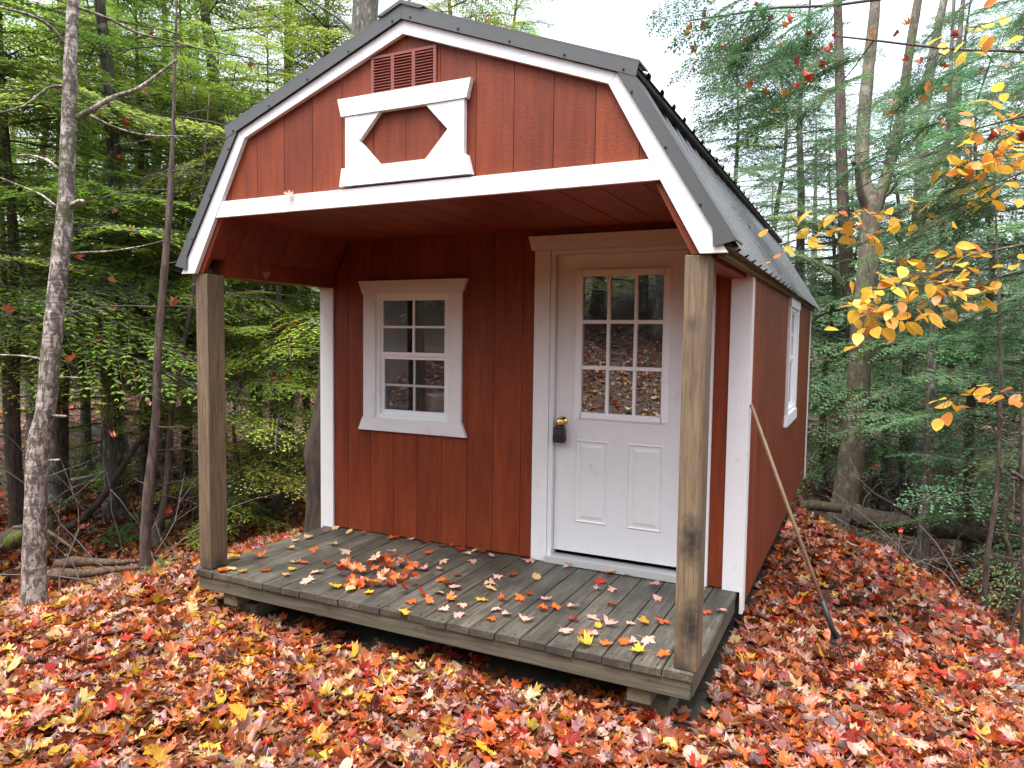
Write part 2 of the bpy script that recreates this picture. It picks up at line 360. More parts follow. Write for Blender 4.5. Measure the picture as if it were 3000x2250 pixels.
# bare soil beneath the cabin: a thin sheet that follows the ground
_xs = np.linspace(-1.6, 1.72, 40); _ys = np.linspace(-.16, 6.4, 70); _X, _Y = np.meshgrid(_xs, _ys)
_ed = np.minimum(np.minimum(_X+1.6, 1.72-_X), np.minimum(_Y+.16, 6.4-_Y))
_V = np.stack([_X, _Y, H(_X, _Y)+.014*sstep(0, .25, _ed)-.02*(_ed < .01)+.006*np.sin(_X*37)*np.sin(_Y*31)], -1).reshape(-1, 3)
_i = (np.arange(69)[:, None]*40+np.arange(39)[None]).ravel()
tag(link('soil', np_mesh('soil', _V, np.stack([_i, _i+1, _i+41, _i+40], 1), smooth=True), M['dirt']), 'bare dark soil underneath the raised porch deck', None, None, 'structure')

# ------------------------------------------------------------------ leaf outlines
HALF = [(0, 1.0), (.09, .77), (.22, .82), (.17, .47), (.36, .58), (.64, .70), (.56, .47), (.82, .36), (.52, .17), (.42, .06), (.56, -.12), (.28, -.10), (.12, -.17)]
OUT = np.array(HALF + [(0, -.10)] + [(-x, y) for x, y in HALF[:0:-1]])
HLOW = [(0, 1.0), (.18, .60), (.62, .68), (.50, .30), (.62, -.06), (.2, -.12)]
OUTL = np.array(HLOW + [(-x, y) for x, y in HLOW[:0:-1]])
_t = np.linspace(0, 2*np.pi, 11)[:-1]; OVAL = np.stack([.42*np.sin(_t), .42+.62*np.cos(_t)*np.where(np.cos(_t) > 0, 1.1, 1)], 1)
def leaf_template(kind, seed):
    """returns verts (n,3) about unit size, triangle fans, per-vertex tint."""
    rng = np.random.default_rng(seed); o = {'maple': OUT, 'low': OUTL, 'oval': OVAL}[kind].copy()
    o *= rng.normal(1, .06, o.shape); o[:, 0] *= rng.uniform(.85, 1.12)
    c = np.array([[0, .22 if kind != 'oval' else .42]]); P = np.concatenate([o, c]); x, y = P[:, 0], P[:, 1]-c[0, 1]; r = np.hypot(x, y)
    a, b, f, g = rng.normal(.04, .24), rng.normal(0, .32), rng.uniform(-.25, .45), rng.normal(0, .28)
    z = a*r*r + b*x*y + f*np.abs(x) + g*y*y*y + .09*np.sin(7*np.arctan2(y, x)+rng.uniform(0, 6))*r + rng.normal(0, .025, len(P)); z[-1] = -.04
    n = len(o); V = np.stack([P[:, 0], P[:, 1]-.3, z], 1)*.5
    F = np.array([(i, (i+1) % n, n) for i in range(n)])[:, ::-1]
    tint = np.concatenate([rng.uniform(.85, 1.12, n), [1.12]]); return V, F, tint
LT = {k: [leaf_template(k, 100*i+s) for s in range(m)] for i, (k, m) in enumerate((('maple', 12), ('low', 10), ('oval', 6)))}

# ------------------------------------------------------------------ the cabin
CAB = tag(empty('garden_cabin', (0, 0, 0)), 'red gambrel-roofed garden cabin with white trim and an open porch', 'cabin')
HW, YD, YB = 1.64, 1.275, 6.367          # half width, front wall plane, back wall plane
GR = .2168                               # spacing of the grooves in the siding
ZT = 1.985                               # top of side walls

def strips(u0, u1, zfun, zb, holes, phase, put, breaks=()):
    """siding boards between grooves from u0 to u1; put(list of polygons in (u, z))."""
    k0 = math.floor((u0-phase)/GR); k = k0
    while phase + k*GR < u1 - 1e-6:
        a, b = max(u0, phase+k*GR), min(u1, phase+(k+1)*GR); k += 1
        if b-a < .012: continue
        a += .0017; b -= .0017
        cuts = sorted({a, b} | {x for h in holes for x in h[:2] if a < x < b}); polys = []
        for p, q in zip(cuts, cuts[1:]):
            m = (p+q)/2; segs = [(zb, None)]
            hs_ = sorted([h for h in holes if h[0] <= m <= h[1]], key=lambda h: h[2]); lo = zb
            segs = []
            for h in hs_:
                if h[2] > lo+.001: segs.append((lo, h[2]))
                lo = h[3]
            segs.append((lo, None))
            for s0, s1 in segs:
                if s1 is not None: polys.append([(p, s0), (q, s0), (q, s1), (p, s1)])
                else:
                    top = [(q, zfun(q))] + [(x, zfun(x)) for x in sorted(breaks, reverse=True) if p < x < q] + [(p, zfun(p))]
                    if max(t[1] for t in top) - s0 < .01: continue
                    polys.append([(p, s0), (q, s0)] + [(x, max(z, s0+.002)) for x, z in top])
        if not polys: continue
        full = any(not any(h[0] <= (p+q)/2 <= h[1] for h in holes) for p, q in zip(cuts, cuts[1:]))
        if full: put(polys)
        else:
            for p in polys: put([p])

# --- deck
deck = MB().box(-1.60, 1.60, .06, YD-.02, -.12, -.06).build('deck', M['skid'], CAB)
NP = 22; pw = 3.254/NP
for i in range(NP):
    x0 = -1.627+i*pw; jy = random.uniform(-.006, .006); jz = random.uniform(-.0025, .0025)
    pts = []
    b = MB(); a_, c_ = x0+.003, x0+pw-.003; e = .005
    y0_, y1_ = .0+jy, YD-.004
    b.prism_y([(a_, -.036), (c_, -.036), (c_, -e), (c_-e, jz), (a_+e, jz), (a_, -e)], y0_, y1_)
    b.build('plank', M['deck'], deck)
_sc = MB()
for i in range(NP):
    for y in (.045, .62, 1.2):
        for q in (.25, .75): _sc.lathe([(.0045, 0), (.0045, .0028), (0, .0029)], (-1.627+(i+q)*pw+random.uniform(-.01, .01), y+random.uniform(-.012, .012), .0005), (0, 0, 1), 6)
_sc.build('deck_screws', M['screw'], deck)['kind'] = 'stuff'
MB().box(-1.612, 1.612, .012, .05, -.128, -.038).build('rim_board', M['rim'], CAB, bevel=.004)
for s in (-1, 1):
    x0, x1 = sorted((s*1.617, s*1.58)); MB().box(x0, x1, .052, YD, -.13, -.038).build('rim_board', M['rim'], CAB, bevel=.004)
for x in (-1.37, 1.36):
    g0 = h1(x, .1)
    MB().prism_y([(x-.06, -.215), (x+.06, -.215), (x+.06, -.130), (x-.06, -.130)], .045, 6.2).build('skid', M['skid'], CAB, bevel=.006)
    for y in (.13, 3.2, 5.9): MB().box(x-.10, x+.13, y, y+.22, h1(x, y)-.05, -.217).build('support_block', M['skid'], CAB, bevel=.01)
for x in (-.45, .45): MB().box(x-.05, x+.05, .3, 6.2, -.215, -.130).build('skid', M['skid'], CAB)

# --- posts and porch headers
PW = .105
for s in (-1, 1):
    x0 = -1.629 if s < 0 else 1.528
    p = MB().box(x0, x0+PW, .03, .17, 0.002, 1.934).build('post', M['post'], CAB, bevel=.005)
    xa, xb = sorted((s*1.51, s*1.62))
    MB().box(xa, xb, .172, YD-.01, 1.925, 2.05).build('porch_header', M['red'], CAB)
# porch ceiling and slanted soffits, in boards running front to back
MB().box(-1.40, 1.40, .05, YD, 2.31, 2.33).build('ceiling_backing', M['red'], CAB)
ceil = MB().box(-1.35, 1.35, .045, YD-.01, 2.305, 2.309).build('porch_ceiling', M['red'], CAB)
for k in range(-7, 7):
    a, b_ = max(-1.37, k*GR+.003), min(1.37, (k+1)*GR-.003)
    if b_-a > .02: MB().box(a, b_, .034, YD-.006, 2.288, 2.303).build('plank', M['red'], ceil)
for s in (-1, 1):
    so = MB().add([(s*1.385, .05, 2.285), (s*1.53, .05, 2.03), (s*1.53, YD, 2.03), (s*1.385, YD, 2.285)], [(0, 1, 2, 3)]).build('porch_soffit', M['red'], CAB)
    y = .05
    while y < YD-.02:
        y2 = min(y+.2, YD-.008)
        b = MB(); p0, p1 = (s*1.372, 2.287), (s*1.517, 2.035); q0, q1 = (s*1.384, 2.292), (s*1.529, 2.04)
        b.add([(p0[0], y, p0[1]), (p1[0], y, p1[1]), (q1[0], y, q1[1]), (q0[0], y, q0[1]), (p0[0], y2-.005, p0[1]), (p1[0], y2-.005, p1[1]), (q1[0], y2-.005, q1[1]), (q0[0], y2-.005, q0[1])],
              [(0, 1, 2, 3), (7, 6, 5, 4), (0, 4, 5, 1), (1, 5, 6, 2), (2, 6, 7, 3), (3, 7, 4, 0)]); b.build('plank', M['red'], so); y = y2

# --- front wall with its boards
DOOR = (.345, 1.325, -.01, 2.15); WIN = (-1.115, -.465, .925, 1.865)
def ftop(x): x = abs(x); return 2.287 if x < 1.37 else 2.287-(x-1.37)*1.738
fw = MB()
for x0, x1, z0, z1 in ((-1.6, WIN[0], 0, 2.05), (WIN[0], WIN[1], 0, WIN[2]), (WIN[0], WIN[1], WIN[3], 2.27), (WIN[1], DOOR[0], 0, 2.27), (DOOR[0], DOOR[1], DOOR[3], 2.27), (DOOR[1], 1.6, 0, 2.05)):
    fw.box(x0, x1, YD+.014, YD+.05, z0, z1)
fw = fw.build('front_wall', M['red'], CAB)
strips(-1.60, 1.60, ftop, .006, [WIN, DOOR], -1.392, lambda ps: [b for b in [MB()] if [b.prism_y(p, YD, YD+.012) for p in ps]][0].build('plank', M['red'], fw), (-1.37, 1.37))
for s in (-1, 1):
    xa, xb = sorted((s*1.536, s*1.645)); MB().box(xa, xb, YD-.018, YD-.001, .0, 1.99 if s > 0 else 1.924).build('corner_board', M['whz'], CAB)
    xa, xb = sorted((s*1.6425, s*1.662)); MB().box(xa, xb, YD-.019, YD+.075, -.135, 1.99).build('corner_board', M['whz'], CAB)
    xa, xb = sorted((s*1.6425, s*1.662)); MB().box(xa, xb, YB-.06, YB+.02, -.135, 1.99).build('corner_board', M['whz'], CAB)

# --- windows
def window(parent, mp, u0, u1, z0, z1, cas, flare, two_over=True):
    """u0..u1, z0..z1: opening inside the casing; mp maps (u, outward, z)."""
    w = MB(mp)
    t = .022
    # frame (part body)
    fo = .03
    w.box(u0, u0+fo, -.05, .006, z0, z1); w.box(u1-fo, u1, -.05, .006, z0, z1); w.box(u0+fo, u1-fo, -.05, .006, z0, z0+fo); w.box(u0+fo, u1-fo, -.05, .006, z1-fo, z1)
    win = w.build('window', M['white'], parent)
    MB(mp).prism_y([(u0-cas-.005, z1), (u1+cas+.005, z1), (u1+cas+flare+.02, z1+.10), (u0-cas-flare-.02, z1+.10)], .001, .03).build('head_casing', M['whx'], win)
    MB(mp).prism_y([(u0-cas-flare-.02, z0-.10), (u1+cas+flare+.02, z0-.10), (u1+cas+.005, z0), (u0-cas-.005, z0)], .001, .03).build('window_sill', M['whx'], win)
    for a, b in ((u0-cas, u0-.0015), (u1+.0015, u1+cas)): MB(mp).box(a, b, .001, .024, z0+.0015, z1-.0015).build('side_casing', M['whz'], win)
    zm = (z0+z1)/2
    for (a, b, dd, nm) in ((zm+.005, z1-fo, -.018, 'upper'), (z0+fo, zm+.005, -.030, 'lower')):
        iu0, iu1 = u0+fo, u1-fo; r = .020 if nm == 'upper' else .026
        sash = MB(mp)
        sash.box(iu0, iu0+r, dd-.018, dd+.008, a, b); sash.box(iu1-r, iu1, dd-.018, dd+.008, a, b); sash.box(iu0+r, iu1-r, dd-.018, dd+.008, a, a+r+.008); sash.box(iu0+r, iu1-r, dd-.018, dd+.008, b-r, b)
        sash = sash.build('sash', M['white'], win)
        um, zz = (iu0+iu1)/2, (a+b)/2; g = .0085
        MB(mp).box(um-g, um+g, dd-.012, dd+.003, a+r, b-r).build('muntin', M['white'], win)
        MB(mp).box(iu0+r, um-g, dd-.012, dd+.003, zz-g, zz+g).build('muntin', M['white'], win)
        MB(mp).box(um+g, iu1-r, dd-.012, dd+.003, zz-g, zz+g).build('muntin', M['white'], win)
        for p0, p1 in ((iu0+r, um-g), (um+g, iu1-r)):
            for q0, q1 in ((a+r+.008, zz-g), (zz+g, b-r)):
                MB(mp).box(p0, p1, dd-.010, dd-.006, q0, q1).build('pane', M['glass'], win)
        if nm == 'lower': MB(mp).box(iu0+r+.001, iu1-r-.001, dd+.0045, dd+.0055, a+r+.009, b-r-.001).build('insect_screen', M['screen'], win)
    return win
front = lambda u, d, z: (u, YD-d, z)
side = lambda u, d, z: (HW+.012+d, u, z)
tag(window(CAB, front, -1.117, -.463, .92, 1.872, .113, .025), 'white double-hung window beside the porch door')
tag(window(CAB, side, 3.63, 4.35, .89, 1.86, .10, .02), 'white double-hung window in the long side wall')

# --- door
door_x0, door_x1, dz0, dz1 = .380, 1.292, .085, 2.113
cs = MB(front); cs.box(.345, .376, -.07, .018, .05, 2.143); cs.box(1.296, 1.325, -.07, .018, .05, 2.143); cs.box(.376, 1.296, -.07, .018, 2.117, 2.143)
cas = cs.build('door_frame', M['door'], CAB)
MB(front).box(.228, .343, .001, .026, .004, 2.143).build('side_casing', M['whz'], cas); MB(front).box(1.327, 1.442, .001, .026, .004, 2.143).build('side_casing', M['whz'], cas)
MB(front).prism_y([(.205, 2.146), (1.465, 2.146), (1.492, 2.242), (.178, 2.242)], .001, .032).build('head_casing', M['whx'], cas)
MB(front).prism_y([(.343, .006), (1.327, .006), (1.327, .05), (.343, .05)], -.07, .055).build('threshold', M['alu'], cas)
GX0, GX1, GZ0, GZ1 = .53, 1.149, 1.018, 2.002
dr = MB(front)
for a, b, c, d in ((door_x0, GX0, dz0, dz1), (GX1, door_x1, dz0, dz1), (GX0, GX1, dz0, GZ0), (GX0, GX1, GZ1, dz1)): dr.box(a, b, -.055, -.022, c, d)
dr = dr.build('door', M['door'], CAB)
lf = MB(front); e = .032
for a, b, c, d in ((GX0, GX0+e, GZ0, GZ1), (GX1-e, GX1, GZ0, GZ1), (GX0+e, GX1-e, GZ0, GZ0+e), (GX0+e, GX1-e, GZ1-e, GZ1)): lf.box(a-.003, b+.003, -.06, -.010, c-.003, d+.003)
for a, b, c, d in ((GX0-.012, GX0, GZ0-.012, GZ1+.012), (GX1, GX1+.012, GZ0-.012, GZ1+.012), (GX0, GX1, GZ0-.012, GZ0), (GX0, GX1, GZ1, GZ1+.012)): lf.box(a, b, -.03, -.016, c, d)
lf.build('glazing_frame', M['white'], dr)
px_, pz_ = (GX1-GX0-2*e)/3, (GZ1-GZ0-2*e)/3
for i in range(3):
    for j in range(3):
        a, c = GX0+e+i*px_, GZ0+e+j*pz_
        MB(front).box(a+.0102*(i > 0), a+px_-.0102*(i < 2), -.040, -.034, c+.0122*(j > 0), c+pz_-.0122*(j < 2)).build('pane', M['glassdoor'], dr)
for i in (1, 2):
    a = GX0+e+i*px_; MB(front).box(a-.010, a+.010, -.045, -.016, GZ0+e, GZ1-e).build('muntin', M['white'], dr)
    c = GZ0+e+i*pz_
    for k in range(3): MB(front).box(GX0+e+k*px_+.0105*(k > 0), GX0+e+(k+1)*px_-.0105*(k < 2), -.045, -.0165, c-.012, c+.012).build('muntin', M['white'], dr)
def raised(u0, u1, z0, z1):
    b = MB(front); rings = []
    prof = [(0, -.022), (.008, -.015), (.018, -.0205), (.030, -.0205), (.050, -.0155)]
    vs = []
    for o, d in prof: vs += [(u0+o, d, z0+o), (u1-o, d, z0+o), (u1-o, d, z1-o), (u0+o, d, z1-o)]
    fs = [(r*4+k, r*4+(k+1) % 4, (r+1)*4+(k+1) % 4, (r+1)*4+k) for r in range(4) for k in range(4)] + [(16, 17, 18, 19)]
    b.add(vs, fs).build('raised_panel', M['door'], dr)
raised(.535, .765, .295, .865); raised(.905, 1.14, .295, .865)
MB().lathe([(.0, 0), (.033, 0), (.033, .006), (.018, .012), (.013, .02), (.013, .045), (.026, .052), (.028, .065), (.022, .078), (.008, .082), (0, .082)], (.436, YD+.0215, .985), (0, -1, 0), 24).build('door_knob', M['brass'], dr, True)
# key box hanging from the knob
LB = tag(empty('key_lock_box', (.432, YD-.03, .842)), 'small black key lock box hanging from the brass door knob', 'lock box')
bx = MB(); prof = [(-.040, .0), (.040, .0), (.043, .03), (.037, .06), (.038, .09), (.030, .112), (-.030, .112), (-.038, .09), (-.037, .06), (-.043, .03)]
bx.prism_y(prof, -.022, .026).build('body', M['black'], LB, bevel=.006)
MB().box(-.028, .028, -.0265, -.0225, .062, .092).build('shutter', m_plain('shutter_grey', (.03, .035, .04), .35), LB)
MB().box(-.030, .030, -.0265, -.0225, .012, .052).build('dial_cover', M['black'], LB, bevel=.003)
MB().tube([(-.022, 0, .108), (-.022, 0, .135), (-.017, 0, .155), (0, 0, .165), (.017, 0, .155), (.022, 0, .135), (.022, 0, .108)], .0055, 8).build('shackle', M['black'], LB, True)

# --- side, left, back walls
sw = MB()
for y0, y1, z0, z1 in ((YD+.06, 3.63, -.10, ZT), (3.63, 4.35, -.10, .89), (3.63, 4.35, 1.86, ZT), (4.35, YB, -.10, ZT)): sw.box(HW-.04, HW-.002, y0, y1, z0, z1)
sw = sw.build('side_wall', M['red'], CAB)
def put_side(ps):
    b = MB(lambda u, d, z: (HW+d, u, z))
    for p in ps: b.prism_y([(u+(.0018 if i in (0, len(p)-1) else -.0018), z) for i, (u, z) in enumerate(p)] if len(p) == 4 else p, 0, .012)
    b.build('plank', M['red'], sw)
strips(YD+.077, YB-.061, lambda u: ZT, -.115, [(3.63, 4.35, .89, 1.86)], YD+.05, put_side)
lw = MB().box(-HW, -HW+.04, YD+.06, YB, -.10, ZT).build('side_wall', M['red'], CAB)
MB().prism_y([(-HW, -.1), (HW-.045, -.1), (HW-.045, 1.98), (1.2, 2.72), (0, 3.17), (-1.2, 2.72), (-HW, 1.98)], YB-.055, YB-.012).build('back_wall', M['red'], CAB)
MB().box(-1.59, 1.59, YD+.06, YB-.06, -.04, -.01).build('floor', M['inner'], CAB)
MB().box(-1.44, 1.44, YD+.06, YB-.06, 2.29, 2.305).build('inner_ceiling', M['inner'], CAB)
MB().box(-1.3, -.35, YD+.055, YD+.42, .93, .95).build('inner_shelf', M['inner'], CAB)
pl = MB().lathe([(.0, 0), (.098, 0), (.112, .15), (.117, .153), (.117, .168), (.108, .168), (.095, .008), (0, .008)], (-.62, YD+.175, .951), (0, 0, 1), 28).build('pail', M['pail'], None, True)
tag(pl, 'white plastic pail standing behind the lower window panes', 'pail')

# --- gable above the porch
def gtop(x): x = abs(x); return 3.19-.375*x if x < 1.176 else 3.19-.375*1.176-(x-1.176)*1.79
gb = MB().prism_y([(-1.36, 2.3), (1.36, 2.3), (1.176, 2.74), (0, 3.175), (-1.176, 2.74)], .046, .06).build('gable_wall', M['red'], CAB)
strips(-1.40, 1.40, gtop, 2.36, [], .002, lambda ps: [b for b in [MB()] if [b.prism_y(p, .03, .044) for p in ps]][0].build('plank', M['red'], gb), (-1.176, 0, 1.176))
for s in (-1, 1):
    f = lambda pts: [(s*x, z) for x, z in (pts if s > 0 else pts[::-1])]
    MB().prism_y(f([(.001, 3.16), (1.154, 2.74), (1.198, 2.781), (.001, 3.23)]), 0, .028).build('rake_board', M['whx'], CAB)
    MB().prism_y(f([(1.1555, 2.739), (1.601, 1.936), (1.722, 1.936), (1.1995, 2.780)]), .0, .028).build('rake_board', M['whz'], CAB)
    MB().prism_y(f([(1.365, 2.30), (1.40, 2.30), (1.615, 1.937), (1.56, 1.937), (1.524, 2.0)]), .029, .055).build('soffit_board', M['red'], CAB)
MB().prism_y([(-1.411, 2.277), (1.411, 2.277), (1.3585, 2.374), (-1.3585, 2.374)], .003, .0285).build('porch_beam', M['whx'], CAB)
MB().box(-1.40, 1.40, .03, .07, 2.28, 2.305).build('beam_backing', M['red'], CAB)
# gable vent
vt = MB(); VX0, VX1, VZ0, VZ1 = -.22, .20, 2.86, 3.078
cw = (VX1-VX0-.018*2-.022*2)/3
vt.box(VX0, VX1, .0275, .0295, VZ0, VZ1)
for a, b in ((VX0, VX0+.018), (VX1-.018, VX1)) + tuple((VX0+.018+i*cw+(i-1)*.022, VX0+.018+i*cw+i*.022) for i in (1, 2)): vt.box(a, b, .016, .0275, VZ0, VZ1)
vt.box(VX0+.018, VX1-.018, .0165, .0275, VZ1-.014, VZ1); M['vent'] = m_plain('vent_red', (.21, .055, .04), .35, var=.1)
vt = vt.build('gable_vent', M['vent'], CAB)
for i in range(3):
    a = VX0+.018+i*(cw+.022)
    for k in range(13):
        z = VZ0+.006+k*.0152
        MB().add([(a, .013, z), (a+cw, .013, z), (a+cw, .0265, z+.0140), (a, .0265, z+.0140), (a, .0145, z-.001), (a+cw, .0145, z-.001), (a+cw, .0270, z+.0125), (a, .0270, z+.0125)],
                 [(0, 1, 2, 3), (7, 6, 5, 4), (0, 4, 5, 1), (1, 5, 6, 2), (2, 6, 7, 3), (3, 7, 4, 0)]).build('slat', M['vent'], vt)
# hexagonal picture-frame trim
hx = MB().prism_y([(-.411, 2.773), (.398, 2.773), (.423, 2.871), (-.435, 2.871)], -.008, .0265)
hx = tag(hx.build('gable_frame', M['whx'], CAB), 'white flared frame with a hexagonal opening')
MB().prism_y([(-.424, 2.387), (.430, 2.387), (.403, 2.487), (-.407, 2.487)], -.008, .0265).build('frame_board', M['whx'], hx)
for a, b in ((-.385, -.287), (.283, .383)): MB().box(a, b, -.002, .0265, 2.4885, 2.7715).build('frame_board', M['whz'], hx)
zm = 2.63
for s, u in ((1, -.2855), (-1, .2815)):
    q = u+s*.135
    for z0, z1 in ((2.4885, zm-.002), (2.7715, zm+.002)):
        tri = [(u, z0), (q, z0), (u, z1)]
        if (s > 0) != (z0 < zm): tri = tri[::-1]
        MB().prism_y(tri, -.001, .0265).build('frame_board', M['whz'], hx)

# --- roof: ribbed metal, ridge cap, rake flashing, screws
def ribbed(p0, p1, y0, y1, nrm, name, parent):
    """sheet between roof lines p0 (high) and p1 (low), (x, z) points, ribs across y."""
    pitch = .250; prof = []; y = y0
    base = [(0, 0), (.120, 0), (.128, .018), (.132, .020), (.178, .020), (.182, .018), (.192, 0)]
    k = 0
    while y0+k*pitch < y1:
        for a, h in base:
            if y0+k*pitch+a <= y1: prof.append((y0+k*pitch+a, h))
        k += 1
    prof.append((y1, 0)); n = len(prof); V = []
    nx, nz = nrm; t = .004
    for (x, z), sh in ((p0, 0), (p1, 0), (p1, -t), (p0, -t)):
        V += [(x+nx*(h+sh), y, z+nz*(h+sh)) for y, h in prof]
    F = [(i, i+1, n+i+1, n+i) for i in range(n-1)] + [(n+i, n+i+1, 2*n+i+1, 2*n+i) for i in range(n-1)] + [(2*n+i, 2*n+i+1, 3*n+i+1, 3*n+i) for i in range(n-1)] + [(3*n+i, 3*n+i+1, i+1, i) for i in range(n-1)]
    return MB().add(V, F).build(name, M['roof'], parent)
RF = MB().prism_y([(-1.20, 2.77), (0, 3.222), (1.20, 2.77), (1.222, 2.795), (0, 3.25), (-1.222, 2.795)], .03, YB).build('roof', M['skid'], CAB)
U = (.351, .936); Lo = (.850, .526)
YR0, YR1 = .012, YB+.03
for s in (-1, 1):
    ribbed((0, 3.285), (s*1.300, 2.797), YR0, YR1, (s*U[0], U[1]), 'upper_roof_sheet', RF)
    ribbed((s*1.232, 2.770), (s*1.735, 1.958), YR0, YR1, (s*Lo[0], Lo[1]), 'lower_roof_sheet', RF)
    # closure strip below the overhanging upper sheet, roof deck under lower sheet
    MB().prism_y([(s*1.20, 2.765), (s*1.232, 2.762), (s*1.725, 1.965), (s*1.69, 1.965)][::s], .03, YB).build('roof_decking', M['skid'], RF)
    MB().prism_y([(s*1.225, 2.785), (s*1.24, 2.775), (s*1.285, 2.775), (s*1.29, 2.79)][::s], .03, YB).build('eave_strip', M['black'], RF)
    MB().box(*sorted((s*1.652, s*1.69)), .15, YB, 1.935, 1.985).build('eave_board', M['skid'], RF)
    # flashing: front face and top return
    fl = MB()
    fl.prism_y([(s*.001, 3.2325), (s*1.292, 2.749), (s*1.307, 2.817), (s*.001, 3.309)][::s], -.016, -.010)
    fl.prism_y([(s*.001, 3.300), (s*1.307, 2.810), (s*1.3075, 2.8185), (s*.001, 3.3105)][::s], -.0165, .13)
    fl.build('rake_flashing', M['flash'], RF)
    fl = MB()
    fl.prism_y([(s*1.2005, 2.7805), (s*1.250, 2.775), (s*1.738, 1.986), (s*1.675, 1.962), (s*1.669, 2.0235)][::s][:4] if False else [(s*1.203, 2.7785), (s*1.655, 2.048-.0), (s*1.661, 1.962), (s*1.759, 1.986), (s*1.2625, 2.786)][::s], -.014, -.008)
    fl.prism_y([(s*1.2585, 2.7840), (s*1.2645, 2.7880), (s*1.7605, 1.9880), (s*1.7545, 1.9840)][::s], -.0145, .17)
    fl.build('rake_flashing', M['flash'], RF)
    for t in np.linspace(.03, .97, 5):
        p = (s*(0.02+t*1.25), -.016, 3.2425-t*1.25*.375)
        MB().lathe([(.006, 0), (.006, .003), (.0045, .007), (0, .007)], p, (0, -1, 0), 8).build('screw', M['screw'], RF)
    for t in (.12, .5, .88):
        p = (s*(1.222+t*.43), -.014, 2.765-t*.70)
        MB().lathe([(.006, 0), (.006, .003), (.0045, .007), (0, .007)], p, (0, -1, 0), 8).build('screw', M['screw'], RF)
cap = MB(); cap.prism_y([(-.15, 3.262), (0, 3.318), (.15, 3.262), (.15, 3.270), (0, 3.328), (-.15, 3.270)], -.024, YB+.04); cap.prism_y([(-.12, 3.262), (0, 3.308), (.12, 3.262), (.15, 3.265), (0, 3.324), (-.15, 3.265)], -.025, -.017)
cap.build('ridge_cap', M['flash'], RF)

# ------------------------------------------------------------------ trees
def spray(rng, L=1.2, step=.042, bare=.06, dr=.20):
    """one flat hemlock branch along +x: diamonds (n,4,3) and woody axes."""
    Q = []; axes = []
    ax = lambda t: np.array([L*t, .05*L*math.sin(2.2*t+ph), -dr*L*t*t + .05*L*t])
    ph = rng.uniform(0, 3); axes.append([ax(t) for t in np.linspace(0, 1, 6)])
    t = bare
    while t < 1:
        for s in (-1, 1):
            l = .52*L*(1-t)**.75*min(1, .35+2.2*t)*rng.uniform(.7, 1.1)+.04
            a = math.radians(rng.uniform(44, 66))*s; b = ax(min(1, t+rng.uniform(-.02, .02)))
            d = np.array([math.cos(a), math.sin(a), rng.uniform(-.22, .06)])
            pend = b + d*l*.5
            if l > .12: axes.append([b, b+d*l*.5+np.array([0, 0, -.01]), b+d*l*.95+np.array([0, 0, -.10*l])])
            n = max(2, int(l/step))
            for k in range(n+1):
                u = (k+.4)/(n+.4); p = b + d*l*u + np.array([0, 0, -.16*l*u*u])
                for s2 in (-1, 1):
                    if rng.random() < .12: continue
                    w = a + s2*math.radians(rng.uniform(35, 60))*(1 if u < .95 else .3)
                    e = np.array([math.cos(w), math.sin(w), rng.uniform(-.35, .15)]); ll = rng.uniform(.042, .085)*(1.15-.5*u)
                    nr = np.array([-math.sin(w), math.cos(w), rng.uniform(-.6, .6)])*rng.uniform(.007, .012)
                    Q.append([p, p+e*ll*.45+nr, p+e*ll, p+e*ll*.45-nr])
        t += step/L*1.25
    return np.array(Q), axes
_rs = np.random.default_rng(5)
SPRAYS = [spray(_rs) for _ in range(6)]; BIG = [spray(_rs, 2.1, .06) for _ in range(5)]
SPARSE = [spray(_rs, step=.085) for _ in range(4)]
def basis(az, pitch, roll):
    ca, sa, cp, sp = math.cos(az), math.sin(az), math.cos(pitch), math.sin(pitch)
    x = np.array([ca*cp, sa*cp, sp]); y0 = np.array([-sa, ca, 0]); z0 = np.cross(x, y0)
    y = y0*math.cos(roll)+z0*math.sin(roll); z = np.cross(x, y)
    return np.stack([x, y, z], 1)
class Crown:
    def __init__(s): s.q = []; s.c = []; s.ax = []
    def put(s, pos, az, pitch, scale, rng, green, lib=SPRAYS, wood=True, wide=1.0):
        Q, A = lib[rng.integers(len(lib))]; B = basis(az, pitch, rng.normal(0, .25))
        if lib is SPRAYS and scale > 1.25:
            Q, A = BIG[rng.integers(len(BIG))]; scale = scale*1.2/2.1
        X = Q*np.array([scale, scale*wide, scale])
        s.q.append(X @ B.T + pos)
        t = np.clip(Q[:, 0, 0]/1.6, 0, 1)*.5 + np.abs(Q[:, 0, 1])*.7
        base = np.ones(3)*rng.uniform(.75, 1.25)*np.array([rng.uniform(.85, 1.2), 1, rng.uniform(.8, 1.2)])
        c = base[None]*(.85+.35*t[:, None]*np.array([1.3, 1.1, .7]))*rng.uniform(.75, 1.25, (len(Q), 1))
        br = rng.random(len(Q)) < .012; c[br] = np.array([1.6, .5, .5])
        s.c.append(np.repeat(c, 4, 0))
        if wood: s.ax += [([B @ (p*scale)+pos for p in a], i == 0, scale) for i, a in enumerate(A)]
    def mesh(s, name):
        V = np.concatenate(s.q).reshape(-1, 3); return np_mesh(name, V, np.arange(len(V)).reshape(-1, 4), np.concatenate(s.c))
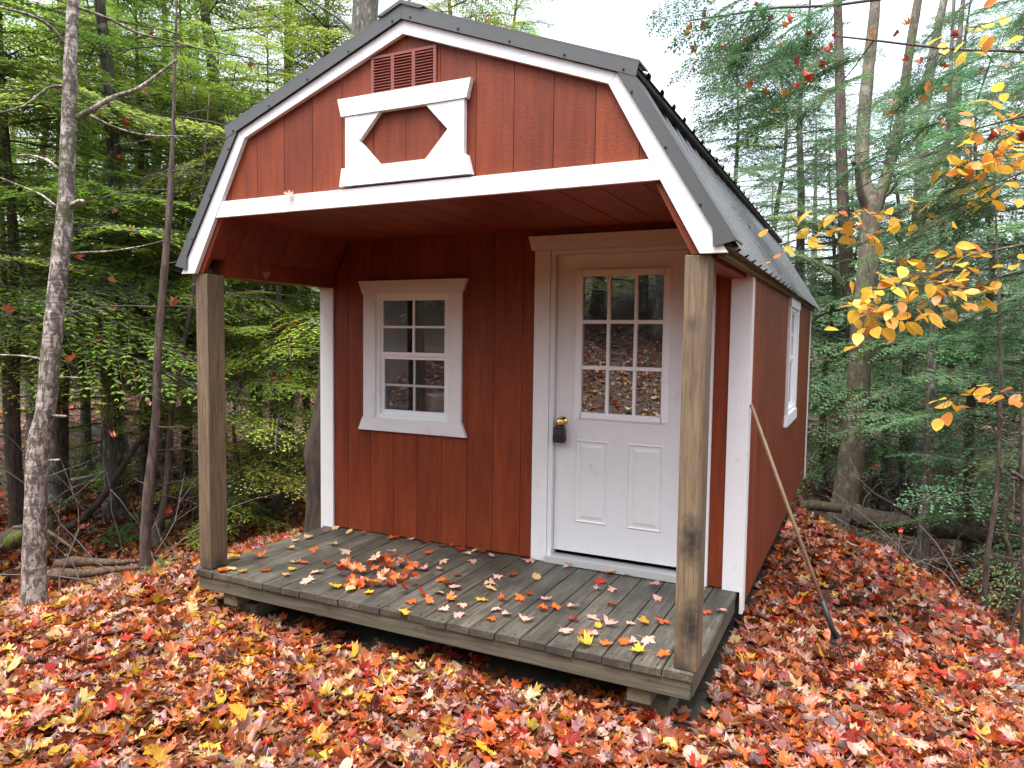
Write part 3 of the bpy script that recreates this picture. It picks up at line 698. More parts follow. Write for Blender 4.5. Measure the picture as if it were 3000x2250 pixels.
def rough_trunk(mb, path, rad, n=14, amp=.10, flare=0, seed=0, sub=3):
    """tapered trunk with an uneven skin; path in local points."""
    P = [Vector(p) for p in path]; pts = []; rr = []
    for i in range(len(P)-1):
        for k in range(sub):
            t = k/sub; a = P[max(i-1, 0)]; b = P[i]; c = P[i+1]; d = P[min(i+2, len(P)-1)]
            pts.append(.5*((2*b)+(c-a)*t+(2*a-5*b+4*c-d)*t*t+(3*b-a-3*c+d)*t*t*t)); rr.append(rad[i]*(1-t)+rad[i+1]*t)
    pts.append(P[-1]); rr.append(rad[-1]); n0 = len(mb.v); mp = mb.mp; mb.mp = None
    mb.tube(pts, rr, n); 
    for i in range(len(pts)):
        for k in range(n):
            j = n0+i*n+k; v = Vector(mb.v[j]); d = v-pts[i]
            q = mnoise.noise(Vector((v.x*9+seed, v.y*9, v.z*2.4)))*amp + mnoise.noise(Vector((v.x*25+seed, v.y*25, v.z*9)))*amp*.5
            fl = flare*max(0, 1-(pts[i]-pts[0]).length/(rad[0]*3.2))**2*(1+.5*math.sin(5*k*2*math.pi/n+seed))
            v = pts[i]+d*(1+q+fl); mb.v[j] = tuple(v)
    mb.mp = mp; return mb
def limb(mb, pts, r0, r1, n=6):
    m = len(pts); mb.tube(pts, [r0+(r1-r0)*i/(m-1) for i in range(m)], n, False)
def wander(rng, p, d, L, n=6, bend=.18, droop=0):
    p = np.array(p, float); d = np.array(d, float); d /= np.linalg.norm(d); r = [p.copy()]
    for i in range(n):
        d = d+rng.normal(0, bend, 3)*np.array([1, 1, .8])+np.array([0, 0, droop]); d /= np.linalg.norm(d); p = p+d*L/n; r.append(p.copy())
    return r
def bare_twigs(mb, rng, trunk_at, z0, z1, count, Lr=(.4, 1.3), r=.006, droop=-.05):
    for _ in range(count):
        z = rng.uniform(z0, z1); az = rng.uniform(0, 6.28); L = rng.uniform(*Lr)
        w = wander(rng, trunk_at(z), (math.cos(az), math.sin(az), rng.uniform(-.25, .25)), L, 6, .16, droop)
        limb(mb, w, r*rng.uniform(.8, 1.4), r*.3, 4)
        for _k in range(rng.integers(1, 4)):
            q = w[rng.integers(2, 6)]; a2 = az+rng.uniform(-1, 1)
            limb(mb, wander(rng, q, (math.cos(a2), math.sin(a2), rng.uniform(-.5, .3)), L*.4, 4, .25), r*.5, r*.2, 3)

def hemlock_meshes(seed, Ht, r0, zf, nb, blen, green, top=.5, dead=14, lib=SPRAYS, barky=True):
    rng = np.random.default_rng(seed); n = 9
    path = [(math.sin(i*1.3+seed)*.05*i/3, math.cos(i*1.1+seed)*.05*i/3, Ht*i/n-.15*(i == 0)) for i in range(n+1)]
    rad = [max(.008, r0*(1-i/n)**.8) for i in range(n+1)]
    tr = MB(); rough_trunk(tr, path, rad, 9, .08, .35, seed, 2); cr = Crown()
    def ta(z):
        t = min(max(z/Ht*n, 0), n-.001); i = int(t); return np.array(path[i])*(1-t+i)+np.array(path[i+1])*(t-i)
    az = rng.uniform(0, 6)
    for k in range(nb):
        z = zf+(Ht-zf)*(k/nb)**1.05; az += 2.4+rng.uniform(-.5, .5); f = 1-(z-zf)/(Ht-zf)
        L = (blen*f**.75+top)*rng.uniform(.7, 1.15)
        cr.put(ta(z), az, rng.uniform(-.22, .12)+.25*(1-f), L/1.2, rng, green, lib, wide=rng.uniform(.8, 1.1))
    for pts, main, sc in cr.ax:
        if main or sc > 1.0: tr.tube(pts, [(.013 if main else .004)*sc*(1-.7*i/(len(pts)-1)) for i in range(len(pts))], 4 if main else 3, False)
    if dead: bare_twigs(tr, rng, ta, .4, max(zf+1.2, 1.5), dead, (.4, 1.4), .006)
    me = bpy.data.meshes.new('trunk'); me.from_pydata(tr.v, [], tr.f); me.update(); me.polygons.foreach_set('use_smooth', [True]*len(me.polygons))
    me.materials.append(M['bark_dark' if seed % 2 else 'bark_grey'])
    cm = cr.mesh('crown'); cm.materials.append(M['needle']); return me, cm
GL, GRR = (.245, .365, .060), (.13, .26, .12)
PROTO = {}
PROTO['tall'] = [hemlock_meshes(21+k, 9.5, .12, 2.2, 68, 2.1, GL, dead=22) for k in (0, 7)]
PROTO['mid'] = [hemlock_meshes(34+k, 6.6, .075, 1.75, 60, 1.7, GL, dead=18) for k in (0, 5)]
PROTO['low'] = [hemlock_meshes(60, 6.0, .07, .7, 58, 1.6, GL, dead=12)]
PROTO['small'] = [hemlock_meshes(47, 3.6, .035, .25, 26, 1.1, GL, top=.3, dead=4)]
def crown_link(cm, o, tint):
    c = link('crown', cm, None, o); g = GL if tint == 'L' else GRR; f = random.uniform(.85, 1.15); c.color = (g[0]*f*random.uniform(.9, 1.15), g[1]*f, g[2]*f, 1); return c
MAPLE_CH = None
def scatter_leaves(n, cen, spread, rng, size=.075, cols=None):
    """loose withered leaves caught among twigs: one mesh."""
    V = []; F = []; C = []
    cols = cols or [lin(205, 95, 45), lin(185, 60, 40), lin(225, 150, 50), lin(150, 80, 50), lin(170, 110, 80), lin(130, 62, 42)]
    for i in range(n):
        c = np.array(cen)+rng.normal(0, 1, 3)*np.array(spread); v, f, t = LT['low'][rng.integers(10)]
        B = basis(rng.uniform(0, 6.28), rng.uniform(-1.2, 1.2), rng.uniform(-1.5, 1.5)); k = len(V)
        V += list(v*np.array([1, 1, 2])*size*rng.uniform(.8, 1.5) @ B.T + c); F += [tuple(int(j)+k for j in q) for q in f]
        C += list(np.array(cols[rng.integers(len(cols))])[None]*rng.uniform(.6, 1.1)*t[:, None])
    return V, F, C
def plant_tree(tint, kind, px, depth, scale, rz, label, group, leaves=0, rng=None, withered=True):
    p = CAM + (FWD*np.array([1, 1, 0])+RIGHT*((px-1500)/FPX)*np.array([1, 1, 0]))*depth
    z = h1(p[0], p[1]); name = {'tall': 'hemlock_tree', 'mid': 'hemlock_tree', 'low': 'hemlock_tree', 'small': 'hemlock_sapling'}[kind]
    o = tag(empty(name, (p[0], p[1], z), rz, scale), label, 'tree' if kind != 'small' else 'sapling', group)
    pr = PROTO[kind]; tm, cm = pr[int(rz*10) % len(pr)]; link('trunk', tm, None, o); crown_link(cm, o, tint)
    if leaves:
        rng = np.random.default_rng(int(abs(px)*7+depth*100)); hh = {'tall': 4.2, 'mid': 3.0, 'low': 2.5, 'small': 1.5}[kind]
        V, F, C = scatter_leaves(leaves, (0, 0, hh), (.9, .9, hh*.4), rng, .085/scale)
        link('withered_leaves', np_mesh('withered_leaves', V, F, C), M['leaf_a'], o)['kind'] = 'stuff'
    return o
GLW, GRW = 'hemlocks in the woods beyond the left porch post', 'hemlocks in the woods beyond the long side wall'
for a in [
    ('L', 'tall', 640, 9.5, 1.05, .3, 'tall bright green hemlock rising directly above the left roof slope', GLW, 26),
    ('L', 'low', 810, 8.6, .95, 2.0, 'leafy hemlock seen through the porch opening above the grey rock', GLW, 40),
    ('L', 'mid', 590, 8.3, .8, 4.0, 'hemlock whose fronds hang right behind the left porch post', GLW, 26),
    ('L', 'tall', 330, 8.4, 1.0, 1.1, 'tall hemlock filling the space between the pale birch and the roof', GLW, 34),
    ('L', 'mid', 40, 7.6, 1.05, 5.1, 'bushy hemlock left of the pale birch at the frame edge', GLW, 34),
    ('L', 'tall', -160, 6.8, 1.0, .7, 'near hemlock whose boughs enter at the top left corner', GLW, 20),
    ('L', 'mid', 245, 11.5, 1.1, 2.8, 'hemlock standing between the pale birch and the dark furrowed trunk', GLW, 20),
    ('L', 'tall', 480, 12.5, 1.1, 3.9, 'tall hemlock deep behind the two dark saplings', GLW, 16),
    ('L', 'mid', 90, 13.5, 1.15, .2, 'farther hemlock half hidden by the pale birch trunk', GLW, 12),
    ('L', 'tall', 840, 12.8, 1.1, 1.8, 'tall hemlock behind the left gambrel knee of the roof', GLW, 10),
    ('L', 'tall', 960, 12.0, 1.0, 4.6, 'hemlock just left of the big trunk over the roof ridge', GLW, 10),
    ('L', 'mid', 420, 16.5, 1.2, 5.5, 'dim hemlock far behind the leaning dead log', GLW, 8),
    ('L', 'tall', 1290, 14.0, 1.1, 2.4, 'hemlock top showing just right of the ridge cap', GLW, 6),
    ('L', 'tall', 1500, 15.5, 1.08, 5.2, 'hemlock tip standing against the sky above the right roof slope', GLW, 4),
    ('R', 'tall', 2130, 17.0, .95, 1.4, 'pale hemlock in the bright gap left of the slim dark one', GRW, 4),
    ('L', 'small', 300, 10.5, 1.0, .4, 'small hemlock sapling at the foot of the dark furrowed trunk', GLW, 4),
    ('L', 'small', 700, 7.6, .85, 3.3, 'low hemlock sapling behind the deck beside the left post', GLW, 14),
    ('L', 'mid', 160, 10.2, 1.15, 3.1, 'full leafy hemlock right behind the pale birch crown', GLW, 10),
    ('L', 'mid', 420, 10.0, 1.1, 1.7, 'full leafy hemlock behind the nearest dark sapling', GLW, 10),
    ('L', 'mid', 545, 11.0, 1.2, 4.8, 'full leafy hemlock between the saplings and left roof edge', GLW, 8),
    ('L', 'mid', 900, 10.4, .9, .9, 'shaded hemlock behind the white left corner board', GLW, 8),
    ('R', 'tall', 2322, 13.0, .98, .5, 'slim dark hemlock just above the far end of the metal roof', GRW, 8),
    ('R', 'tall', 2258, 16.0, .92, 2.2, 'slim hemlock against the bright sky behind the roof slope', GRW, 4),
    ('R', 'low', 2420, 12.0, 1.0, 1.3, 'hemlock in the gap between the side wall and mossy maple', GRW, 6),
    ('R', 'low', 2600, 11.6, 1.1, 3.2, 'hemlock behind the mossy maple, between it and the lichened trunk', GRW, 10),
    ('R', 'tall', 2780, 14.0, 1.0, 4.4, 'tall hemlock behind the thin speckled trunk', GRW, 8),
    ('R', 'mid', 2860, 8.6, .95, 5.7, 'blue-green hemlock behind the small yellow beech twig', GRW, 12),
    ('R', 'low', 3060, 7.4, .95, 1.9, 'hemlock reaching in from the right edge below the beech leaves', GRW, 10),
    ('R', 'tall', 3020, 12.0, 1.05, .1, 'tall hemlock at the right edge above the yellow beech leaves', GRW, 10),
    ('R', 'low', 2680, 17.0, 1.2, 2.9, 'dim hemlock far behind the fallen dark trunk', GRW, 4),
    ('R', 'low', 2500, 17.5, 1.1, 4.9, 'dim hemlock directly behind the fork of the mossy maple', GRW, 4),
    ('R', 'small', 2600, 12.5, 1.0, .9, 'small hemlock sapling far behind the mossy maple base', GRW, 4),
    ('R', 'small', 2800, 11.0, .9, 2.7, 'small hemlock sapling behind and right of the thin speckled trunk', GRW, 4),
    ('R', 'small', 2940, 9.8, 1.0, 3.8, 'hemlock sapling behind the crooked mossy stem', GRW, 4),
]: plant_tree(*a)

# far woods: a mass of trees nobody can tell apart
_fr = np.random.default_rng(3); FC = Crown(); FT = MB()
for k in range(92):
    px = _fr.uniform(-500, 3500)
    if k < 64 and 1250 < px < 2230: continue
    d = _fr.uniform(19, 32); p = CAM + (FWD*np.array([1, 1, 0])+RIGHT*((px-1500)/FPX)*np.array([1, 1, 0]))*d; 
    if k >= 64: p = np.array([_fr.uniform(-15, 8), _fr.uniform(-21, -13), 0])
    z = h1(p[0], p[1]); Ht = _fr.uniform(7, 11)*(1.35 if px < 1250 and k < 64 else .85)
    FT.tube([(p[0], p[1], z-.2), (p[0]+.1, p[1], z+Ht*.5), (p[0], p[1], z+Ht)], [.16, .10, .02], 6, False)
    az = 0
    for i in range(22):
        zz = z+.6+(Ht-.6)*i/22; az += 2.4; FC.put(np.array([p[0], p[1], zz]), az+_fr.uniform(-.4, .4), _fr.uniform(-.2, .15), (2.6*(1-i/23)**.7+.5)/1.2*_fr.uniform(.8, 1.2), _fr, GL if px < 1400 else GRR, SPARSE, False, 1.3)
fm = FC.mesh('far_woods'); _fw = link('far_woods', fm, M['needle']); _fw.color = (.15, .25, .085, 1); tag(_fw, 'distant mass of green conifers closing off the woods', 'woods', None, 'stuff')
me = bpy.data.meshes.new('far_trunks'); me.from_pydata(FT.v, [], FT.f); tag(link('far_trunks', me, M['bark_grey']), 'mass of distant dark tree trunks in the woods', 'woods', None, 'stuff')

# --- single trees picked out in the photograph
def px_path(pts, depth, lean=0.):
    return [at(x, y, depth+lean*i/(len(pts)-1)) for i, (x, y) in enumerate(pts)]
def named_tree(name, label, cat, pts, wpx, depth, mat, limbs=(), base_drop=.25, lean=0, top=None, flare=.25, amp=.1, n=14, seed=1, twigs=0, leaves=0, group=None, top_r=.5):
    """pts: pixel centre line from the foot up; wpx widths in pixels."""
    P = px_path(pts, depth, lean); R = [w/2*(depth+lean*i/(len(pts)-1))/FPX for i, w in enumerate(wpx)]
    if top is not None:
        d = P[-1]-P[-2]; d /= np.linalg.norm(d); P.append(P[-1]+d*top); R.append(R[-1]*top_r)
    b = np.array([P[0][0], P[0][1], h1(P[0][0], P[0][1])])
    if P[0][2] > b[2]-base_drop*.3:
        P.insert(0, np.array([P[0][0], P[0][1], b[2]-.08])); R.insert(0, R[0]*1.08)
    o = tag(empty(name, b), label, cat, group); loc = [p-b for p in P]
    mb = MB(); rough_trunk(mb, loc, R, n, amp, flare, seed); rng = np.random.default_rng(seed+77)
    for item in limbs:
        lp, w0, w1 = item[:3]; dd = item[3] if len(item) > 3 else 0
        q = [at(x, y, depth+dd*i/(len(lp)-1))-b for i, (x, y) in enumerate(lp)]
        rough_trunk(mb, q, [(w0+(w1-w0)*i/(len(q)-1))/2*depth/FPX for i in range(len(q))], 7, .10, 0, seed+3, 3)
    if twigs:
        zs = [l[2] for l in loc]
        def ta(z):
            for i in range(len(loc)-1):
                if loc[i][2] <= z <= loc[i+1][2]: t = (z-loc[i][2])/(loc[i+1][2]-loc[i][2]+1e-9); return loc[i]*(1-t)+loc[i+1]*t
            return loc[-1]
        bare_twigs(mb, rng, ta, .5, min(max(zs), 4.5), twigs, (.35, 1.2), .005)
    t = mb.build('trunk', mat, o, True)
    if leaves:
        V, F, C = scatter_leaves(leaves, np.mean(loc, 0), (.5, .5, .9), rng, .085); link('withered_leaves', np_mesh('withered_leaves', V, F, C), M['leaf_a'], o)['kind'] = 'stuff'
    return o
named_tree('birch_tree', 'pale peeling birch trunk standing nearest at the left edge of the clearing', 'tree',
    [(101, 1835), (100, 1660), (103, 1500), (113, 1300), (134, 1200), (153, 1000), (172, 800), (192, 600), (200, 400), (206, 200), (214, 0)], [72, 64, 59, 58, 54, 52, 50, 45, 42, 36, 33], 5.0, M['bark_birch'],
    limbs=[([(205, 350), (260, 325), (330, 285), (400, 262), (460, 220), (518, 175)], 18, 8, .2), ([(188, 128), (150, 80), (90, 45), (0, 20), (-60, 0)], 12, 6, -.3), ([(183, 252), (140, 258), (70, 310), (-20, 335)], 9, 5, -.2),
           ([(170, 495), (140, 470), (90, 455), (50, 455)], 10, 5, .3), ([(165, 605), (120, 570), (60, 545), (0, 520)], 8, 4, .1), ([(200, 610), (230, 590), (245, 590)], 16, 10, -.1), ([(180, 745), (240, 740), (330, 735), (420, 720), (480, 705)], 8, 3, .3),
           ([(142, 1060), (90, 1045), (0, 1040), (-40, 1042)], 7, 4, .1), ([(150, 1107), (200, 1105), (240, 1108)], 7, 5, 0), ([(150, 1218), (195, 1220)], 11, 7, -.1), ([(145, 1350), (172, 1347)], 9, 7, -.1),
           ([(265, 338), (330, 370), (420, 395), (560, 400)], 9, 4, .3), ([(225, 20), (320, 55), (400, 95), (500, 120), (620, 150), (740, 170)], 9, 4, .5)], top=1.5, amp=.07, leaves=10, seed=3)
named_tree('dark_sapling', 'dark rough-barked sapling nearest the left porch post', 'sapling',
    [(436, 1735), (426, 1600), (430, 1500), (440, 1400), (450, 1300), (457, 1200), (464, 1000), (481, 800), (497, 600), (506, 400), (512, 200)], [34, 31, 29, 27, 26, 23, 22, 20, 18, 12, 8], 5.9, M['bark_dark'], top=1, twigs=26, leaves=10, seed=4, amp=.24, n=12)
named_tree('dark_sapling', 'thinner curved dark sapling behind the nearer one', 'sapling',
    [(455, 1565), (476, 1500), (489, 1400), (495, 1300), (504, 1200), (522, 1100), (541, 1000), (566, 850), (585, 650), (600, 450)], [26, 20, 18, 17, 15, 14, 13, 12, 9, 6], 7.3, M['bark_dark'], top=.6, twigs=22, seed=5, amp=.24, n=12)
named_tree('maple_tree', 'grey trunk directly behind the pale birch', 'tree', [(172, 1432), (172, 1300), (175, 1100), (180, 800), (188, 400), (195, 0)], [58, 50, 48, 44, 40, 36], 9.3, M['bark_grey'], top=3, twigs=8, seed=6)
named_tree('maple_tree', 'dark furrowed trunk with pale lichen far behind the leaning log', 'tree', [(333, 1345), (335, 1200), (337, 1000), (340, 700), (330, 400), (325, 0)], [64, 54, 52, 48, 42, 38], 12.5, M['bark_grey'], top=3, twigs=8, seed=7, flare=.6)
named_tree('young_maple', 'thin leaning grey stem at the left edge of the woods', 'tree', [(48, 1490), (30, 1400), (20, 1250), (16, 1050), (14, 850), (5, 600)], [26, 22, 20, 18, 16, 12], 8.2, M['bark_grey'], top=2, twigs=8, seed=8)
named_tree('broken_trunk', 'leaning broken trunk with a split top behind the dark saplings', 'tree', [(440, 1290), (425, 1150), (395, 1000), (370, 880), (345, 760), (310, 620)], [34, 36, 38, 40, 38, 30], 11.5, M['bark_grey'], top=.4, seed=9)
named_tree('maple_tree', 'trunk with mossy foot between the grey rock and corner board', 'tree', [(757, 1450), (752, 1380), (750, 1250), (748, 1000), (745, 700)], [46, 40, 38, 34, 30], 10.2, M['bark_moss'], top=2, twigs=6, seed=10, flare=.7)
named_tree('snag_trunk', 'gnarled black dead trunk half hidden behind the left corner board', 'tree', [(932, 1560), (926, 1480), (930, 1400), (925, 1330), (936, 1250), (945, 1180), (956, 1080), (962, 900)], [62, 58, 56, 62, 56, 44, 36, 26], 6.9, M['bark_snag'], top=.5, seed=11, amp=.34, n=18)
named_tree('maple_tree', 'big grey maple trunk rising behind the roof ridge', 'tree', [(1062, 1300), (1062, 900), (1060, 500), (1062, 150), (1072, 0)], [92, 86, 80, 76, 72], 10.5, M['bark_grey'], limbs=[([(1040, 100), (1000, 60), (940, 20), (880, -20)], 12, 6, .2), ([(1165, 40), (1200, 0), (1240, -60)], 10, 6, 1)], top=4, seed=12, n=18)
named_tree('maple_tree', 'large mossy forked maple beyond the far corner of the cabin', 'tree', [(2470, 1535), (2478, 1450), (2492, 1350), (2508, 1200), (2520, 1050), (2532, 900), (2545, 750), (2550, 620)], [84, 72, 70, 66, 64, 60, 57, 52], 9.4, M['bark_moss'],
    limbs=[([(2550, 640), (2530, 540), (2525, 440), (2535, 300), (2550, 150), (2565, 0), (2575, -200)], 48, 26, .4), ([(2556, 640), (2590, 540), (2620, 430), (2645, 300), (2660, 180), (2690, 0), (2710, -150)], 38, 20, -.2), ([(2545, 620), (2520, 560), (2512, 500), (2498, 470)], 26, 12, -.3), ([(2570, 590), (2610, 560), (2635, 515)], 14, 6, -.2)], seed=13, n=18, top=.2, flare=.35, top_r=.6)
named_tree('maple_tree', 'darker trunk standing close behind the mossy forked maple', 'tree', [(2522, 1480), (2530, 1300), (2490, 900), (2470, 600), (2462, 300)], [46, 42, 38, 34, 30], 11.4, M['bark_dark'], seed=14, top=3)
named_tree('maple_tree', 'lichen-spotted trunk right of the mossy forked maple', 'tree', [(2650, 1480), (2660, 1250), (2668, 1000), (2685, 750), (2697, 550), (2705, 350), (2735, 150), (2770, -20)], [46, 42, 38, 37, 36, 32, 26, 20], 12.0, M['bark_grey'], limbs=[([(2700, 560), (2740, 500), (2775, 420), (2800, 250), (2815, 60), (2830, -60)], 24, 12, .3)], seed=15, top=2, twigs=8)
named_tree('young_birch', 'thin speckled dark trunk at the edge of the fallen logs', 'tree', [(2707, 1545), (2712, 1450), (2720, 1350), (2722, 1250), (2735, 1000), (2750, 800), (2764, 600), (2775, 400), (2790, 100)], [32, 27, 26, 26, 24, 21, 18, 15, 10], 8.4, M['bark_grey'], seed=16, top=1.5, twigs=22, amp=.08)
named_tree('thin_sapling', 'very thin dark sapling below the beech leaves near the right edge', 'sapling', [(2892, 1638), (2910, 1520), (2924, 1400), (2930, 1200), (2931, 1000), (2926, 850), (2920, 700)], [15, 13, 12, 11, 10, 9, 6], 6.6, M['bark_dark'], seed=17, top=.8, twigs=20, n=8)
named_tree('crooked_stem', 'crooked mossy green stem beside the thin dark sapling', 'sapling', [(2958, 1635), (2946, 1580), (2941, 1530), (2955, 1480), (2972, 1440), (2985, 1380), (2995, 1200)], [16, 14, 13, 13, 12, 10, 6], 6.9, M['mosslog'], seed=18, top=.5, n=8)
named_tree('stub_trunk', 'weathered trunk with broken stubs cut by the right edge', 'tree', [(3010, 1760), (3008, 1600), (3006, 1450), (3004, 1340), (3020, 1100)], [30, 30, 30, 32, 26], 5.6, M['bark_grey'], limbs=[([(3005, 1410), (2985, 1395), (2966, 1382)], 14, 11, -.05), ([(3006, 1430), (2985, 1405), (2964, 1402)], 13, 10, .1)], seed=19, top=1, n=10)

# trees on the slope behind the viewer, mirrored in the door glass
for i, (x, y, r, m_) in enumerate([(-.6, -9.5, .13, 'bark_grey'), (-2.2, -11.5, .22, 'bark_grey'), (-3.6, -9.0, .08, 'bark_birch'), (.9, -11.0, .10, 'bark_dark'), (-5.2, -7.5, .14, 'bark_grey'), (2.6, -9.5, .16, 'bark_moss'), (-1.4, -13.5, .12, 'bark_birch'), (-4.4, -13.0, .16, 'bark_dark')]):
    o = tag(empty('bare_tree', (x, y, h1(x, y))), ['grey maple', 'stout grey maple', 'pale young birch', 'dark sapling', 'grey maple', 'mossy maple', 'pale birch', 'dark maple'][i] + ' on the slope mirrored in the door glass, ' + ['left of the stout one', 'largest of them', 'slimmest of them', 'behind the camera', 'nearest the left post', 'nearest the right post', 'farthest uphill', 'far left uphill'][i], 'tree')
    mb = MB(); rough_trunk(mb, [(0, 0, -.2), (.05, 0, 1.5), (.02, .1, 4), (.15, .1, 8)], [r*1.2, r, r*.8, r*.3], 10, .1, .3, i)
    bare_twigs(mb, np.random.default_rng(i), lambda z: np.array([.03, .05, z]), .5, 5, 40, (.6, 2.2), .009); mb.build('trunk', M[m_], o, True)
_bk = np.random.default_rng(9)
for i, (x, y, s_, lb) in enumerate([(-6.2, -12, 1.0, 'leftmost'), (-4.1, -12.6, 1.1, 'second from the left'), (-2.6, -13.8, 1.1, 'third from the left'), (-.9, -13.2, 1.0, 'middle'), (.7, -14, 1.1, 'third from the right'), (2.4, -13, 1.0, 'second from the right'), (4.2, -13, 1.0, 'rightmost')]):
    o = tag(empty('hemlock_tree', (x, y, h1(x, y)), i*1.3, s_), lb + ' of the green hemlocks mirrored uphill in the door glass', 'tree', 'hemlocks mirrored in the glass'); tm, cm = PROTO['low'][0]; link('trunk', tm, None, o); crown_link(cm, o, 'L')

# --- overhanging hemlock at the upper right: trunk outside the frame, long boughs reaching in
def over_tree():
    b = np.array([*at(3330, 1500, 5.6)[:2], 0]); b[2] = h1(b[0], b[1]); o = tag(empty('hemlock_tree', b), 'near hemlock outside the right edge whose boughs overhang the roof end', 'tree')
    mb = MB(); rng = np.random.default_rng(91); cr = Crown(); rough_trunk(mb, [(0, 0, -.2), (.03, 0, 2), (0, .05, 5), (.1, 0, 8)], [.17, .14, .11, .05], 12, .1, .3, 9)
    boughs = [([(3330, 330), (3150, 190), (3000, 152), (2850, 148), (2700, 135), (2560, 118), (2440, 105)], 5.0, 11, 5), ([(3330, 60), (3000, -50), (2700, -20), (2450, 15), (2280, 22), (2160, 40), (2020, 60)], 4.9, 12, 4),
              ([(3330, 250), (3050, 330), (2850, 380), (2650, 480), (2500, 560)], 4.6, 8, 3), ([(3330, -150), (3000, -260), (2600, -200), (2300, -130), (2050, -60)], 5.2, 10, 4), ([(3330, 500), (3180, 480), (3020, 500), (2900, 540)], 4.4, 8, 4), ([(2560, 118), (2500, 200), (2440, 270), (2380, 330)], 5.0, 5, 2)]
    for pts, d, w0, w1 in boughs:
        q = [at(x, y, d+.25*math.sin(i))-b for i, (x, y) in enumerate(pts)]; rough_trunk(mb, q, [(w0+(w1-w0)*i/(len(q)-1))/2*d/FPX for i in range(len(q))], 6, .08, 0, 5, 2)
    def fill(n, px0, px1, py0, py1, d, s0, s1):
        for _ in range(n):
            px, py = rng.uniform(px0, px1), rng.uniform(py0, py1); p = at(px, py, d+rng.uniform(-.5, .5))-b
            cr.put(p, rng.uniform(2.2, 4.4), rng.uniform(-.75, -.1), rng.uniform(s0, s1)/1.2, rng, (.030, .078, .030))
    fill(20, 2150, 2560, -30, 300, 5.0, .45, .8); fill(10, 2080, 2350, -40, 120, 5.0, .4, .7); fill(9, 2300, 2560, 230, 470, 5.0, .35, .6)
    fill(12, 2560, 2900, 180, 480, 4.8, .35, .6); fill(14, 2820, 3100, 330, 620, 4.5, .4, .7); fill(14, 2750, 3150, -60, 260, 5.2, .4, .7); fill(8, 2900, 3150, 700, 1000, 4.6, .3, .5)
    for pts, main, sc in cr.ax: mb.tube(pts, [(.008 if main else .003)*sc*(1-.7*i/(len(pts)-1)) for i in range(len(pts))], 3, False)
    mb.build('trunk', M['bark_dark'], o, True); link('crown', cr.mesh('crown'), M['needle'], o).color = (.075, .17, .07, 1)
    V, F, C = [], [], []
    for n, px, py, sx, sy in ((16, 2280, 90, 130, 80), (10, 2380, 230, 90, 90), (14, 2760, 330, 120, 60), (12, 2950, 420, 80, 70), (8, 2010, 120, 40, 60), (10, 2700, 120, 160, 60)):
        for _ in range(n):
            c = at(rng.normal(px, sx), rng.normal(py, sy), 4.9)-b; v, f, cc = scatter_leaves(1, c, (.05, .05, .05), rng, .085, [lin(175, 62, 42), lin(195, 90, 45), lin(140, 55, 42), lin(215, 140, 55)]); k = len(V); V += v; F += [tuple(k+i for i in t) for t in f]; C += cc
    link('withered_leaves', np_mesh('withered_leaves', V, F, C), M['leaf_a'], o)['kind'] = 'stuff'
over_tree()

